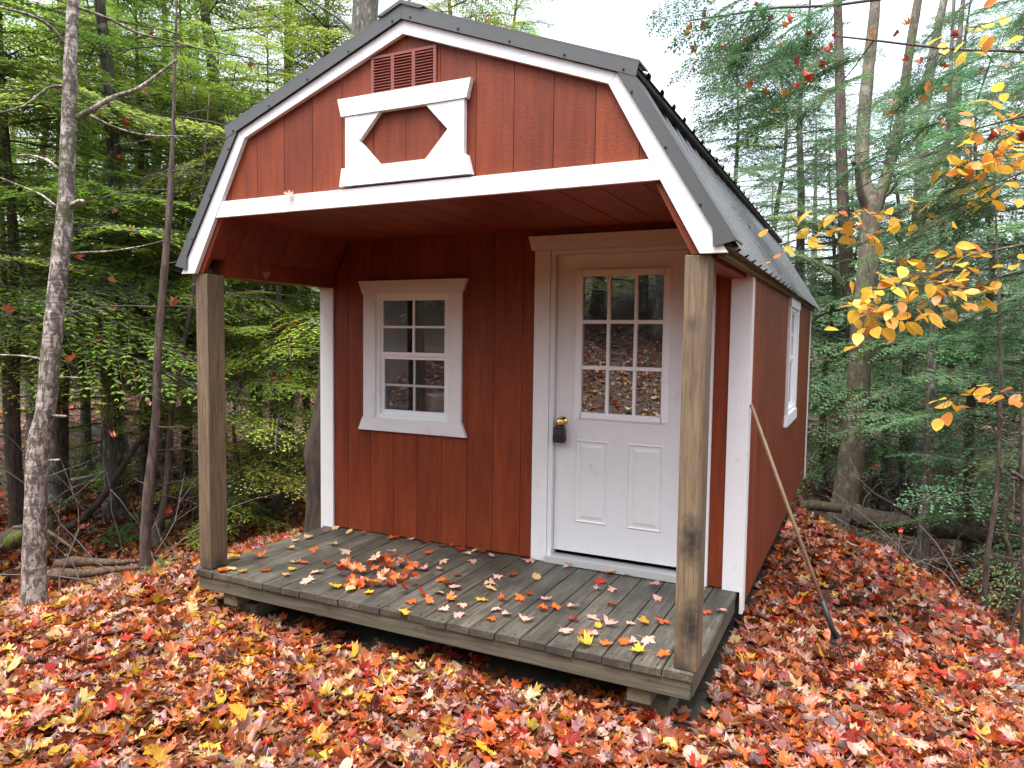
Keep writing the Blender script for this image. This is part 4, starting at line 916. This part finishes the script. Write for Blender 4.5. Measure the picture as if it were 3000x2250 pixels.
# --- yellow beech at the right: every leaf its own part
def oval_mesh(seed, n=7):
    rng = np.random.default_rng(seed); t = np.linspace(0, 1, n); w = .30*np.sin(np.pi*t**.85)**.8; V = []; C = []
    fold = rng.uniform(.05, .35); bend = rng.uniform(-.5, .4); tw = rng.uniform(-.5, .5)
    for i, (a, b) in enumerate(zip(t, w)):
        z0 = bend*(a-.3)**2
        for s in (-1, 0, 1): V.append((s*b, a, z0+abs(s)*b*fold+s*b*tw*(a-.5)+rng.normal(0, .008))); C.append([.93, .9, .85] if s == 0 else [1, 1, 1])
    F = [(i*3+s, i*3+s+1, i*3+s+4, i*3+s+3) for i in range(n-1) for s in (0, 1)]
    me = np_mesh('leaf', V, F, np.array(C), True); me.materials.append(M['beech']); return me
OVALS = [oval_mesh(k) for k in range(8)]
def beech():
    rng = np.random.default_rng(77); b = np.array([*at(3230, 1600, 4.5)[:2], 0]); b[2] = h1(b[0], b[1])
    o = tag(empty('beech_tree', b), 'young beech with golden yellow leaves reaching in from the right edge', 'tree'); mb = MB()
    rough_trunk(mb, [(0, 0, -.2), (.02, 0, 1), (-.02, .03, 2), (.03, 0, 3.2), (0, 0, 4.5)], [.035, .03, .026, .018, .006], 8, .06, .2, 2)
    Y, Y2, Ob = lin(250, 214, 90), lin(246, 192, 66), lin(220, 150, 75)
    twigs = [([(3240, 520), (3120, 700), (3000, 790), (2930, 810), (2860, 850), (2780, 840), (2720, 880), (2660, 905), (2600, 900), (2560, 930)], 4.3, 7, 54, 40),
             ([(3240, 600), (3100, 690), (3000, 715), (2900, 735), (2820, 755), (2740, 770), (2690, 800), (2640, 830), (2580, 880), (2530, 925)], 4.15, 6, 76, 52),
             ([(3240, 420), (3120, 480), (3000, 500), (2900, 545), (2800, 580), (2690, 610), (2600, 625), (2520, 630), (2450, 640), (2380, 660), (2320, 690)], 4.5, 6, 66, 48),
             ([(3240, 300), (3100, 400), (3000, 430), (2920, 440), (2850, 460), (2790, 490)], 4.2, 5, 46, 42),
             ([(3240, 950), (3120, 1130), (3000, 1150), (2930, 1150), (2860, 1160), (2800, 1165), (2760, 1180)], 4.2, 4, 20, 30),
             ([(3240, 150), (3100, 60), (2980, 40), (2860, 80), (2790, 130)], 4.6, 4, 18, 46), ([(3240, 250), (3120, 300), (3020, 280), (2940, 250), (2880, 300)], 4.5, 4, 22, 50)]
    for pts, d, w0, nl, sp in twigs:
        q = [at(x, y, d+.18*math.sin(i*1.7))-b for i, (x, y) in enumerate(pts)]
        limb(mb, q, w0/2*d/FPX, .0012, 5); n = len(q)
        for k in range(nl):
            u = rng.uniform(.3, 1.0)*(n-1); i = min(int(u), n-2); p = q[i]*(1-u+i)+q[i+1]*(u-i)
            off = (RIGHT*rng.normal(0, sp)+UP*rng.normal(-sp*.3, sp*.8)+FWD*rng.normal(0, sp*1.2))*d/FPX; p2 = p+off
            if np.linalg.norm(off) > .03: limb(mb, [p, p2], .0016, .0010, 3)
            l = link('leaf', OVALS[rng.integers(8)], None, o); l.location = Vector(p2)
            ang = rng.uniform(0, 6.28); dd = Vector((math.cos(ang), math.sin(ang), rng.uniform(-1.1, .15))).normalized(); l.rotation_mode = 'QUATERNION'
            from mathutils import Quaternion
            l.rotation_quaternion = dd.to_track_quat('Y', 'Z') @ Quaternion((0, 1, 0), rng.normal(0, .55)); s_ = rng.uniform(.075, .120); l.scale = (s_, s_, s_)
            c = [Y, Y, Y, Y2, Y2, Ob][rng.integers(6)]; f = rng.uniform(.85, 1.1); l.color = (c[0]*f, c[1]*f*rng.uniform(.85, 1.05), c[2]*f, 1)
    mb.build('trunk', M['bark_grey'], o, True)
beech()

# --- logs, rocks, sticks, ferns
def log(name, label, cat, pts, depth, wpx, mat, amp=.12, end=None, lean=0, seed=1, n=12):
    P = px_path(pts, depth, lean); b = P[0].copy(); o = tag(empty(name, b), label, cat); mb = MB()
    rough_trunk(mb, [p-b for p in P], [w/2*depth/FPX for w in wpx], n, amp, 0, seed, 4); mb.build('trunk' if 'log' in name else 'stem', mat, o, True)
    if end is not None:
        d = Vector(P[0]-P[1]).normalized(); r = wpx[0]/2*depth/FPX; MB().lathe([(0, -.02), (r*.97, -.02), (r*.95, .004), (0, .006)], (0, 0, 0), d, 16).build('sawn_end', end, o)
    return o
log('dead_log', 'dark dead log leaning up against the thin curved sapling', 'log', [(196, 1545), (235, 1525), (290, 1470), (340, 1400), (390, 1320), (432, 1262)], 7.4, [22, 22, 20, 18, 15, 12], M['bark_snag'], .1, seed=2)
log('dead_branch', 'pale bare branch lying on leaves behind the leaning log', 'branch', [(207, 1407), (270, 1395), (340, 1372), (400, 1360)], 9.6, [12, 11, 9, 7], M['twig_pale'], .1, seed=3, n=8)
log('rotten_log', 'split rotten log lying between the birch and nearest sapling, upper half', 'log', [(165, 1652), (240, 1645), (330, 1648), (412, 1642)], 6.2, [30, 26, 20, 10], M['rotten'], .45, seed=4, n=20)
log('rotten_log', 'split rotten log lying between the birch and nearest sapling, lower half', 'log', [(150, 1682), (240, 1680), (340, 1668), (412, 1662)], 6.05, [30, 24, 18, 10], M['rotten'], .45, seed=5, n=20)
log('mossy_log', 'bright green mossy log at the left edge beside the birch', 'log', [(-60, 1615), (0, 1592), (50, 1572), (90, 1560)], 6.2, [60, 64, 60, 44], M['mosslog'], .2, seed=6)
log('mossy_stump', 'small mossy stump just right of the birch', 'stump', [(140, 1600), (141, 1565), (143, 1528), (143, 1512)], 7.0, [36, 34, 30, 10], M['mosslog'], .2, seed=7)
log('dead_branch', 'brown dead branch sloping down right of the birch', 'branch', [(40, 1545), (80, 1545), (140, 1558), (190, 1590), (228, 1620)], 6.0, [12, 14, 12, 9, 6], M['rotten'], .12, seed=8, n=8)
log('curved_branch', 'dark arched branch on the leaves left of the porch post', 'branch', [(465, 1490), (500, 1462), (540, 1450), (560, 1455)], 8.0, [9, 9, 8, 5], M['bark_snag'], .1, seed=9, n=8)
log('sawn_log', 'short sawn log with moss beyond the cabin corner', 'log', [(2340, 1482), (2380, 1480), (2420, 1485), (2462, 1490)], 8.9, [31, 31, 30, 28], M['mosslog'], .06, M['cutwood'], seed=10)
log('fallen_log', 'long rotting black log lying behind the crest, right of the maple', 'log', [(2496, 1508), (2560, 1525), (2640, 1535), (2720, 1550), (2820, 1560), (2920, 1585), (3040, 1610)], 8.9, [64, 62, 58, 52, 48, 44, 40], M['bark_snag'], .2, lean=-.6, seed=11)
log('dead_branch', 'dark straight branch propped on the fallen black log', 'branch', [(2515, 1405), (2560, 1445), (2620, 1480), (2680, 1518)], 8.2, [7, 8, 9, 9], M['bark_snag'], .06, seed=12, n=7)
log('fallen_stick', 'thin grey stick leaning on the right side of the leaf bank', 'stick', [(2822, 1722), (2780, 1655), (2740, 1590), (2692, 1538)], 6.0, [7, 7, 6, 4], M['twig'], .06, seed=13, n=6)
log('fallen_stick', 'dark stick standing at the right edge above the leaves', 'stick', [(2960, 1850), (2975, 1800), (3000, 1730)], 5.2, [9, 9, 8], M['bark_dark'], .06, seed=14, n=6)
log('fallen_stick', 'curved dark twig lying on the leaves before the deck', 'stick', [(1390, 2245), (1300, 2240), (1245, 2200), (1235, 2130), (1260, 2085), (1340, 2040), (1440, 2015)], 3.35, [4, 6, 6, 5, 5, 4, 3], M['bark_dark'], .05, lean=.55, seed=15, n=6)
def tangle(label, px, py, d, w, n, mat, seed):
    rng = np.random.default_rng(seed); c = at(px, py, d); c[2] = h1(c[0], c[1]); o = tag(empty('bare_shrub', c), label, 'shrub'); mb = MB()
    for _ in range(n):
        p = rng.normal(0, w, 3)*np.array([1, 1, 0]); az = rng.uniform(0, 6.28); L = rng.uniform(.4, 1.5)
        q = wander(rng, p, (math.cos(az)*.7, math.sin(az)*.7, rng.uniform(.1, 1.2)), L, 7, .2, -.06); limb(mb, q, rng.uniform(.004, .009), .0015, 4)
        for _k in range(3): limb(mb, wander(rng, q[rng.integers(2, 7)], rng.normal(0, 1, 3)+np.array([0, 0, .4]), L*.4, 4, .25), .003, .001, 3)
    mb.build('stem', mat, o, True)
tangle('tangle of grey bare twigs below the far wall corner', 2420, 1440, 9.0, .25, 14, M['twig'], 1); tangle('tangle of pale dead twigs behind the fallen log', 2640, 1500, 9.4, .5, 26, M['twig_pale'], 2)
tangle('bare brushy twigs along the fallen log at the right', 2860, 1540, 7.8, .5, 26, M['twig'], 3); tangle('thin bare twigs in front of the thin speckled trunk', 2680, 1580, 7.2, .35, 16, M['twig'], 4)
tangle('pale bare twigs behind the thin curved sapling', 530, 1400, 9.0, .5, 26, M['twig_pale'], 5); tangle('bare twigs between the birch and dark furrowed trunk', 250, 1400, 10.5, .6, 16, M['twig'], 6)
tangle('thin bare twigs by the mossy-footed trunk in the porch opening', 830, 1420, 9.6, .5, 18, M['twig'], 7); tangle('thin twigs low beside the foot of the birch', 60, 1760, 5.3, .15, 7, M['bark_dark'], 8); tangle('thin grey twigs beside the nearest sapling foot', 440, 1690, 6.0, .2, 8, M['twig'], 9)
def rock(name, label, px, py, d, sx, sy, sz, mat, seed, z=None):
    c = at(px, py, d); c[2] = h1(c[0], c[1]) if z is None else z; V = []; n, m_ = 16, 10
    for i in range(m_+1):
        for k in range(n):
            a, e = 2*math.pi*k/n, math.pi*(i/m_-.5); v = Vector((math.cos(a)*math.cos(e), math.sin(a)*math.cos(e), math.sin(e))); q = 1+.28*mnoise.noise(v*1.6+Vector((seed, 0, 0)))+.12*mnoise.noise(v*4+Vector((0, seed, 0)))
            V.append((v.x*sx*q, v.y*sy*q, v.z*sz*q))
    F = [(i*n+k, i*n+(k+1) % n, (i+1)*n+(k+1) % n, (i+1)*n+k) for i in range(m_) for k in range(n)]
    o = link(name, np_mesh(name, V, F, None, True), mat); o.location = Vector(c)+Vector((0, 0, sz*.5)); return tag(o, label, 'rock')
rock('rock', 'grey lichen-covered rock seen past the left porch post', 680, 1470, 9.3, .20, .18, .20, M['rock'], 1)
rock('stone', 'pale flat stone under the front edge of the deck', 945, 1828, 4.85, .055, .05, .02, M['stone'], 2); rock('stone', 'pale stone lying in the hollow right of the leaf bank', 2880, 1700, 6.8, .07, .06, .05, M['stone'], 3)
rock('mossy_mound', 'green mossy mound behind the two dark saplings', 320, 1462, 8.6, .16, .12, .06, M['mosslog'], 4); rock('mossy_mound', 'low green mossy mound left of the grey rock', 560, 1505, 8.1, .20, .10, .05, M['mosslog'], 5); rock('mossy_mound', 'green mossy mound just above the grey rock', 690, 1412, 10.4, .15, .12, .08, M['mosslog'], 6); rock('mossy_mound', 'dark mossy mound right of the mossy-footed trunk', 865, 1412, 11, .16, .14, .07, M['mosslog'], 7)
def frond_mesh(seed):
    rng = np.random.default_rng(seed); V = []; F = []; C = []; n = 16
    for i in range(n):
        t = i/n; x = t*.45; z = .26*math.sin(t*2.1)*.9-.10*t*t; l = .075*math.sin(math.pi*min(1, .12+t*.9))+.008
        for s in (-1, 1):
            k = len(V); V += [(x, 0, z), (x+.016, s*l*.5, z+.004), (x+.012, s*l, z-.02), (x-.006, s*l*.5, z)]; F.append((k, k+1, k+2, k+3)); C += [np.array([.05, .14, .035])*rng.uniform(.8, 1.2)]*4
    me = np_mesh('frond', V, F, C); me.materials.append(M['fern']); return me
FR = [frond_mesh(i) for i in range(3)]
for i, (px, py, d, s_, lb) in enumerate([(395, 1515, 7.6, 1.0, 'green fern between the two dark saplings'), (345, 1540, 7.3, .8, 'small fern left of the nearest dark sapling'), (720, 1490, 8.6, .8, 'fern on the leaves just right of the grey rock'), (800, 1495, 8.4, .8, 'fern between grey rock and snag trunk'), (280, 1350, 11.5, 1.1, 'fern near the foot of the dark furrowed trunk'), (165, 1400, 8.6, .9, 'fern at the foot of the grey trunk behind the birch'), (250, 1260, 14, 1.3, 'fern-like tuft on the far slope behind the birch'), (465, 1705, 5.7, .5, 'tiny green sprout at the foot of the nearest dark sapling')]):
    c = at(px, py, d); o = tag(empty('fern', (c[0], c[1], h1(c[0], c[1])), i, s_), lb, 'fern')
    for k in range(7):
        f = link('frond', FR[k % 3], None, o); f.rotation_euler = (0, random.uniform(-.25, .15), k*.9+random.uniform(-.2, .2)); s2 = random.uniform(.7, 1.1); f.scale = (s2, s2, s2)

# --- garden rake leaning on the corner
RK0, RK1 = np.array([1.672, 1.262, 1.165]), np.array([2.178, 1.15, -.095])
o = tag(empty('garden_rake', (2.24, 1.17, h1(2.24, 1.17))), 'wire leaf rake with wooden handle leaning on the white corner', 'rake'); ob = np.array(o.location)
MB().tube([RK0-ob, RK0*.5+RK1*.5-ob+np.array([0, 0, -.006]), RK1*.985+RK0*.015-ob], [.0105, .0115, .0115], 10).build('handle', M['handle'], o, True)
ax = (RK1-RK0)/np.linalg.norm(RK1-RK0)
MB().tube([RK1-ax*.17-ob, RK1-ax*.02-ob, RK1+ax*.05-ob], [.0165, .0155, .011], 10).build('socket', M['steel'], o, True)
fan = np.array([.8, .6, .3]); fan -= ax*(fan@ax); fan /= np.linalg.norm(fan); nrm_ = np.cross(ax, fan)
MB().tube([RK1+ax*.085-fan*.055-ob, RK1+ax*.085+fan*.055-ob], .006, 6).build('brace', M['steel'], o)
for k in range(11):
    u = (k-5)/5; p0 = RK1+fan*u*.012; p1 = RK1+ax*.085+fan*u*.05; p2 = RK1+ax*(.20-.02*u*u)+fan*u*.17; p3 = RK1+ax*(.215-.03*u*u)+fan*u*.19-nrm_*.035*np.sign(nrm_[0])*-1
    MB().tube([p0-ob, p1-ob, p2-ob, p3-ob], .0023, 4).build('tine', M['steel'], o)

# ------------------------------------------------------------------ fallen leaves
PAL = {'o': lin(226, 112, 46), 'r': lin(200, 52, 40), 'y': lin(236, 178, 58), 'p': lin(226, 178, 158), 't': lin(214, 176, 118), 'b': lin(142, 68, 38), 'd': lin(92, 44, 30), 'm': lin(150, 92, 92), 'g': lin(120, 110, 115), 'w': lin(188, 100, 56)}
PK = list(PAL); PV = np.array([PAL[k] for k in PK])
def rot_batch(n, rng, tilt):
    az = rng.uniform(0, 2*np.pi, n); a = rng.normal(0, tilt, n); b = rng.normal(0, tilt, n)
    ca, sa = np.cos(az), np.sin(az); z0 = np.zeros(n); o1 = np.ones(n)
    Rz = np.stack([ca, -sa, z0, sa, ca, z0, z0, z0, o1], 1).reshape(n, 3, 3)
    Rx = np.stack([o1, z0, z0, z0, np.cos(a), -np.sin(a), z0, np.sin(a), np.cos(a)], 1).reshape(n, 3, 3)
    Ry = np.stack([np.cos(b), z0, np.sin(b), z0, o1, z0, -np.sin(b), z0, np.cos(b)], 1).reshape(n, 3, 3)
    return Rx @ Ry @ Rz
def leaf_cols(x, y, rng):
    n = len(x)
    left = sstep(1.6, -1.2, x); far = sstep(1.2, 4.0, np.hypot(np.maximum(np.abs(x)-2.4, 0), 0)+np.maximum(-x-2.2, 0)*.6)
    wt = {'o': .20-.05*far, 'r': .075+.05*(1-left), 'y': .04+.20*left*(1-far), 'p': .11+.03*(1-left)-.08*far, 't': .06+.05*left-.03*far, 'b': .17+.12*far, 'd': .07+.14*far, 'm': .07+.02*(1-left), 'g': .015, 'w': .19+.04*far}
    Wm = np.stack([np.broadcast_to(wt[k], n) for k in PK], 1); Wm = np.clip(Wm, .002, None); Wm /= Wm.sum(1, keepdims=True)
    idx = (Wm.cumsum(1) < rng.random((n, 1))).sum(1).clip(0, len(PK)-1); return PV[idx]*rng.uniform(.32, .85, (n, 1))*rng.normal(1, .07, (n, 3)).clip(.8, 1.2), idx
class Litter:
    def __init__(s): s.V = []; s.F = []; s.C = []; s.n = 0
    def add(s, kind, pos, size, rng, tilt, cols):
        pick = rng.integers(len(LT[kind]), size=len(pos)); R = rot_batch(len(pos), rng, tilt)
        for k, (v, f, tn) in enumerate(LT[kind]):
            m = pick == k; n = int(m.sum())
            if not n: continue
            X = np.einsum('nij,vj->nvi', R[m], v)*size[m][:, None, None] + pos[m][:, None]
            s.V.append(X.reshape(-1, 3)); s.F.append((f[None]+(np.arange(n)*len(v))[:, None, None]).reshape(-1, 3)+s.n)
            s.C.append((cols[m][:, None]*tn[None, :, None]).reshape(-1, 3)); s.n += n*len(v)
    def build(s, name, parent):
        o = link(name, np_mesh(name, np.concatenate(s.V), np.concatenate(s.F), np.concatenate(s.C)), M['leaf_a'], parent); o['kind'] = 'stuff'; return o
def project(P):
    d = P-CAM; z = d @ FWD; zz = np.maximum(z, .05); return 1500+FPX*(d @ RIGHT)/zz, 1125-FPX*(d @ UP)/zz, z
def sample(n, x0, x1, y0, y1, rng, margin=500, need=True):
    x = rng.uniform(x0, x1, n); y = rng.uniform(y0, y1, n); z = H(x, y); P = np.stack([x, y, z], 1)
    u, v, d = project(P)
    ok = (u > -margin) & (u < 3000+margin) & (v < 2250+margin) & (d > .3) if need else np.ones(n, bool)
    under = (np.abs(x) < 1.63) & (y > .20+.06*np.sin(6*x)) & (y < 6.35)
    bare = (np.hypot((x+.55)/.75, (y-.12)/(.30+.05*np.sin(9*x))) < 1) | (np.hypot((x-.55)/.9, (y-.22)/(.24+.05*np.sin(11*x))) < 1)
    bare2 = (np.hypot((x-1.56)/(.17+.04*np.sin(9*y)), (y-.30)/.36) < 1)
    ok &= ~under & ~(bare & (rng.random(n) < .72)) & ~(bare2 & (rng.random(n) < .8))
    return P[ok]
lr = np.random.default_rng(2024)
near = sample(26000, -4.2, 5.2, -2.3, 1.6, lr); mid = sample(30000, -7.5, 6, -.5, 7, lr); farl = sample(26000, -16, 9, -1, 16, lr, 300); hill = sample(9000, -7, 4.5, -12, -2.4, lr, need=False)
LIT = Litter()
def lay(P, size, tilt, zr, kind_p, lo):
    n = len(P); P = P.copy(); P[:, 2] += lr.uniform(.002, zr, n); c, _ = leaf_cols(P[:, 0], P[:, 1], lr); sz = size*np.exp(lr.normal(0, .27, n)).clip(.5, 1.55); ov = lr.random(n) < kind_p
    LIT.add('oval', P[ov], sz[ov]*.85, lr, tilt, c[ov]); LIT.add('low' if lo else 'maple', P[~ov], sz[~ov], lr, tilt, c[~ov])
# the 300 nearest leaves in view are pieces of their own
u, v, d = project(near); inv = (u > -40) & (u < 3040) & (v < 2290); order = np.argsort(np.where(inv, d, 99)); pick = order[:300]; rest = np.ones(len(near), bool); rest[pick] = False
_u = sample(20000, -4.2, 5.2, -2.3, 1.8, lr); _n = len(_u); _u[:, 2] += lr.uniform(.002, .016, _n); _w = lr.random((_n, 1)); _pl = np.array([PAL[k] for k in 'bdwwmob'])
LIT.add('low', _u, .13*lr.uniform(.7, 1.3, _n), lr, .13, _pl[lr.integers(7, size=_n)]*lr.uniform(.6, 1.05, (_n, 1)))      # matted, older leaves lie flat below
lay(near[rest], .127, .36, .05, .17, False); lay(mid, .11, .36, .045, .1, True); lay(farl, .12, .3, .04, .1, True); lay(hill, .13, .3, .05, .1, True)
_f = np.concatenate([sample(16000, -4.2, 5.2, -2.3, 2.2, lr), sample(7000, -7, 5, 0, 7, lr)]); _n = len(_f); _f[:, 2] += lr.uniform(.01, .05, _n); _pl = np.array([PAL[k] for k in 'bdwmobt'])
LIT.add('low', _f, .055*np.exp(lr.normal(0, .35, _n)), lr, .55, _pl[lr.integers(7, size=_n)]*lr.uniform(.35, .9, (_n, 1)))      # torn scraps between the whole leaves
LIT.build('leaf_litter', GROUND)
_tw = MB(); _p = sample(420, -3.6, 5, -2.2, 3, lr)
for q in _p:
    a = lr.uniform(0, 6.28); L = lr.uniform(.06, .28); _tw.tube(wander(lr, q+np.array([0, 0, lr.uniform(.03, .055)]), (math.cos(a), math.sin(a), lr.uniform(-.05, .12)), L, 4, .14), [.0025, .0022, .002, .0016, .001], 4, False)
_o = _tw.build('twig_litter', M['bark_dark'], GROUND); _o['kind'] = 'stuff'
def leaf_obj_meshes():
    r = []
    for kind in ('maple', 'oval'):
        for (v, f, tn) in LT[kind]:
            # a thin leaf stalk joins the base
            v = np.concatenate([v, np.array([(-.012, -.20, 0), (.012, -.20, 0), (.05, -.52, .05), (.035, -.53, .05)])]); n = len(v)
            f = np.concatenate([f, np.array([(n-4, n-3, n-2), (n-4, n-2, n-1)])]); tn = np.concatenate([tn, [.75]*4])
            me = np_mesh('leaf', v, f, np.repeat(tn[:, None], 3, 1)); me.materials.append(M['leaf_o']); r.append(me)
    return r[:12], r[12:]
LMAP, LOV = leaf_obj_meshes()
def leaf_obj(pos, col, size, tilt, parent=None, oval=False, name='leaf'):
    o = link(name, (LOV if oval else LMAP)[lr.integers(6 if oval else 12)], None, parent); o.location = Vector(pos); o.rotation_euler = (lr.normal(0, tilt), lr.normal(0, tilt), lr.uniform(0, 6.28)); o.scale = (size,)*3
    f = lr.uniform(.75, 1.1); o.color = (col[0]*f, col[1]*f*lr.uniform(.9, 1.1), col[2]*f, 1); return o
cN, _ = leaf_cols(near[pick, 0], near[pick, 1], lr)
for p, c in zip(near[pick], cN): leaf_obj(p+np.array([0, 0, lr.uniform(.02, .055)]), c, .132*lr.uniform(.75, 1.25), .3, GROUND, lr.random() < .2)

# --- leaves lying on the deck, each at its place in the photograph
DL = """520,72r 568,57t 612,77t 668,82b 408,107t 460,95p 395,137t 478,140o 555,120p 600,152p 775,98o 803,93r 850,105p 925,100b 1095,145p 1060,160t 1040,140r 1010,130o 975,125b 1130,140b
1158,168p 1085,185p 915,155o 172,177y 275,170o 210,225y 170,215t 135,222o 297,220b 410,190t 445,192o 400,217y 375,238t 492,228p 455,260p 530,190b 580,205p 566,283y 615,297t 690,308y 865,195p 895,218p 975,188p
963,217p 1027,238r 968,257o 993,272b 1020,288p 955,305t 1005,330o 1047,352p 1183,243p 1237,238b 1152,270p 1155,290t 1300,185p 1330,247t 1440,210p 1487,182p 1610,230o 1690,225o 1575,262r 1620,295p 1563,290p 1780,275p
1790,327p 1300,310b 1365,333p 1122,335y 1200,335o 1265,328o 850,338o 822,376y 975,370p 1035,388p 1170,370p 1155,405o 1215,390p 1285,410p 1402,362o 1470,360p 1352,370o 1468,408r 1545,400p 1615,350b 1565,432y 1605,428p
1690,423p 1740,420y 1808,418o 1440,457p 1512,457o 1545,465p 1597,500o 1515,503y 1662,497o 1690,495p 1755,487p 1715,530y 1812,545o 1970,380o 1960,293p 2035,375p""".split()
ORD = 'first second third fourth fifth sixth seventh eighth ninth tenth eleventh twelfth thirteenth fourteenth fifteenth sixteenth seventeenth eighteenth nineteenth twentieth twenty-first twenty-second'.split()
CN = {'o': 'orange', 'r': 'red', 'y': 'yellow', 'p': 'pale pink', 't': 'tan', 'b': 'brown', 'w': 'rust orange'}
def deck_leaf(x, y, k, z, size, tilt, extra=''):
    sw_ = 'small ' if size < .105 else ('large ' if size > .125 else '')
    ov = k in 'yt' and lr.random() < .55; i = int(min(21, max(0, (x+1.627)/pw)))
    where = 'near the front edge' if y < .35 else ('by the wall' if y > .95 else ('halfway back' if y > .62 else 'in the front half'))
    o = leaf_obj((x, y, z), PAL[k], size, tilt, None, ov, 'fallen_leaf')
    tag(o, sw_+extra if extra else f'{sw_}{CN[k]} {"oval" if ov else "maple"} leaf on {ORD[i]} deck board from left post, {where}', 'leaf', 'fallen leaves lying on the porch deck')
for t in DL:
    a, b = t[:-1].split(','); p = on_z(550+float(a)*.7685, 1500+float(b)*.7685, .012)
    deck_leaf(p[0], min(p[1], YD-.05), t[-1], .015, .115*lr.uniform(.75, 1.2), .15)
for k in range(46):
    a, b = lr.normal(745, 85), lr.normal(238, 34)
    p = on_z(550+a*.7685, 1500+b*.7685, .02); k_ = 'orwobopw'[lr.integers(8)]
    i = int((p[0]+1.627)/pw); deck_leaf(p[0], p[1], k_, lr.uniform(.02, .05), .115*lr.uniform(.75, 1.2), .38, f'{CN[k_]} maple leaf in loose pile on {ORD[i]} deck board, {"rear" if p[1] > .75 else ("front" if p[1] < .5 else "middle")} of pile')
by = {}
for o in COL.objects:
    if o.name.startswith('fallen_leaf'): by.setdefault(o['label'], []).append(o)
for k, os_ in by.items():
    if len(os_) > 1:
        os_.sort(key=lambda o: o.location.x - .5*o.location.y)
        for o, w_ in zip(os_, {2: ['leftmost', 'rightmost'], 3: ['leftmost', 'middle', 'rightmost']}.get(len(os_), ['leftmost', 'second', 'third', 'fourth', 'fifth', 'sixth'])): o['label'] = w_+' '+k
# single leaves caught on the cabin
def stuck(pos, k, size, rx, label, ry=0):
    o = leaf_obj(pos, PAL[k], size, 0, None, False, 'fallen_leaf'); o.rotation_euler = (rx, ry, .4); tag(o, label, 'leaf')
stuck((-.79, -.012, 2.372), 'p', .085, 1.25, 'pinkish dry maple leaf caught on the white porch beam')
for (px, py, k, s_, rx, lb) in [(2148, 606, 'p', .06, 0, 'pink leaf stuck on the lower metal roof, upper one'), (2194, 668, 'o', .06, 0, 'orange leaf stuck on the metal roof below the pink one'), (2310, 785, 'p', .09, 0, 'pale leaf stuck low on the metal roof near its end')]:
    # on the lower roof plane
    n_ = np.array([.850, 0, .526]); p0 = np.array([1.735+.024, 0, 1.958+.012]); d_ = ray(px, py); t_ = ((p0-CAM)@n_)/(d_@n_); q = CAM+d_*t_
    o = leaf_obj(q, PAL[k], s_, 0, None, False, 'fallen_leaf'); o.rotation_euler = (0, 1.02, .3); tag(o, lb, 'leaf')
for x, k, lb in ((-.86, 'y', 'yellow leaf resting on the left roof slope, upper one'), (-1.10, 'y', 'golden leaf resting on the left roof slope near the knee'), (-1.0, 'p', 'dry pinkish leaf resting on the left roof slope between two yellow ones'), (.48, 'r', 'red leaf lying on the right upper roof slope edge')):
    o = leaf_obj((x, .05, 3.325-.375*abs(x)+.02), PAL[k], .09, .2, None, k == 'y', 'fallen_leaf'); o.rotation_euler = (.5, .36*(1 if x > 0 else -1), 1.0); tag(o, lb, 'leaf')
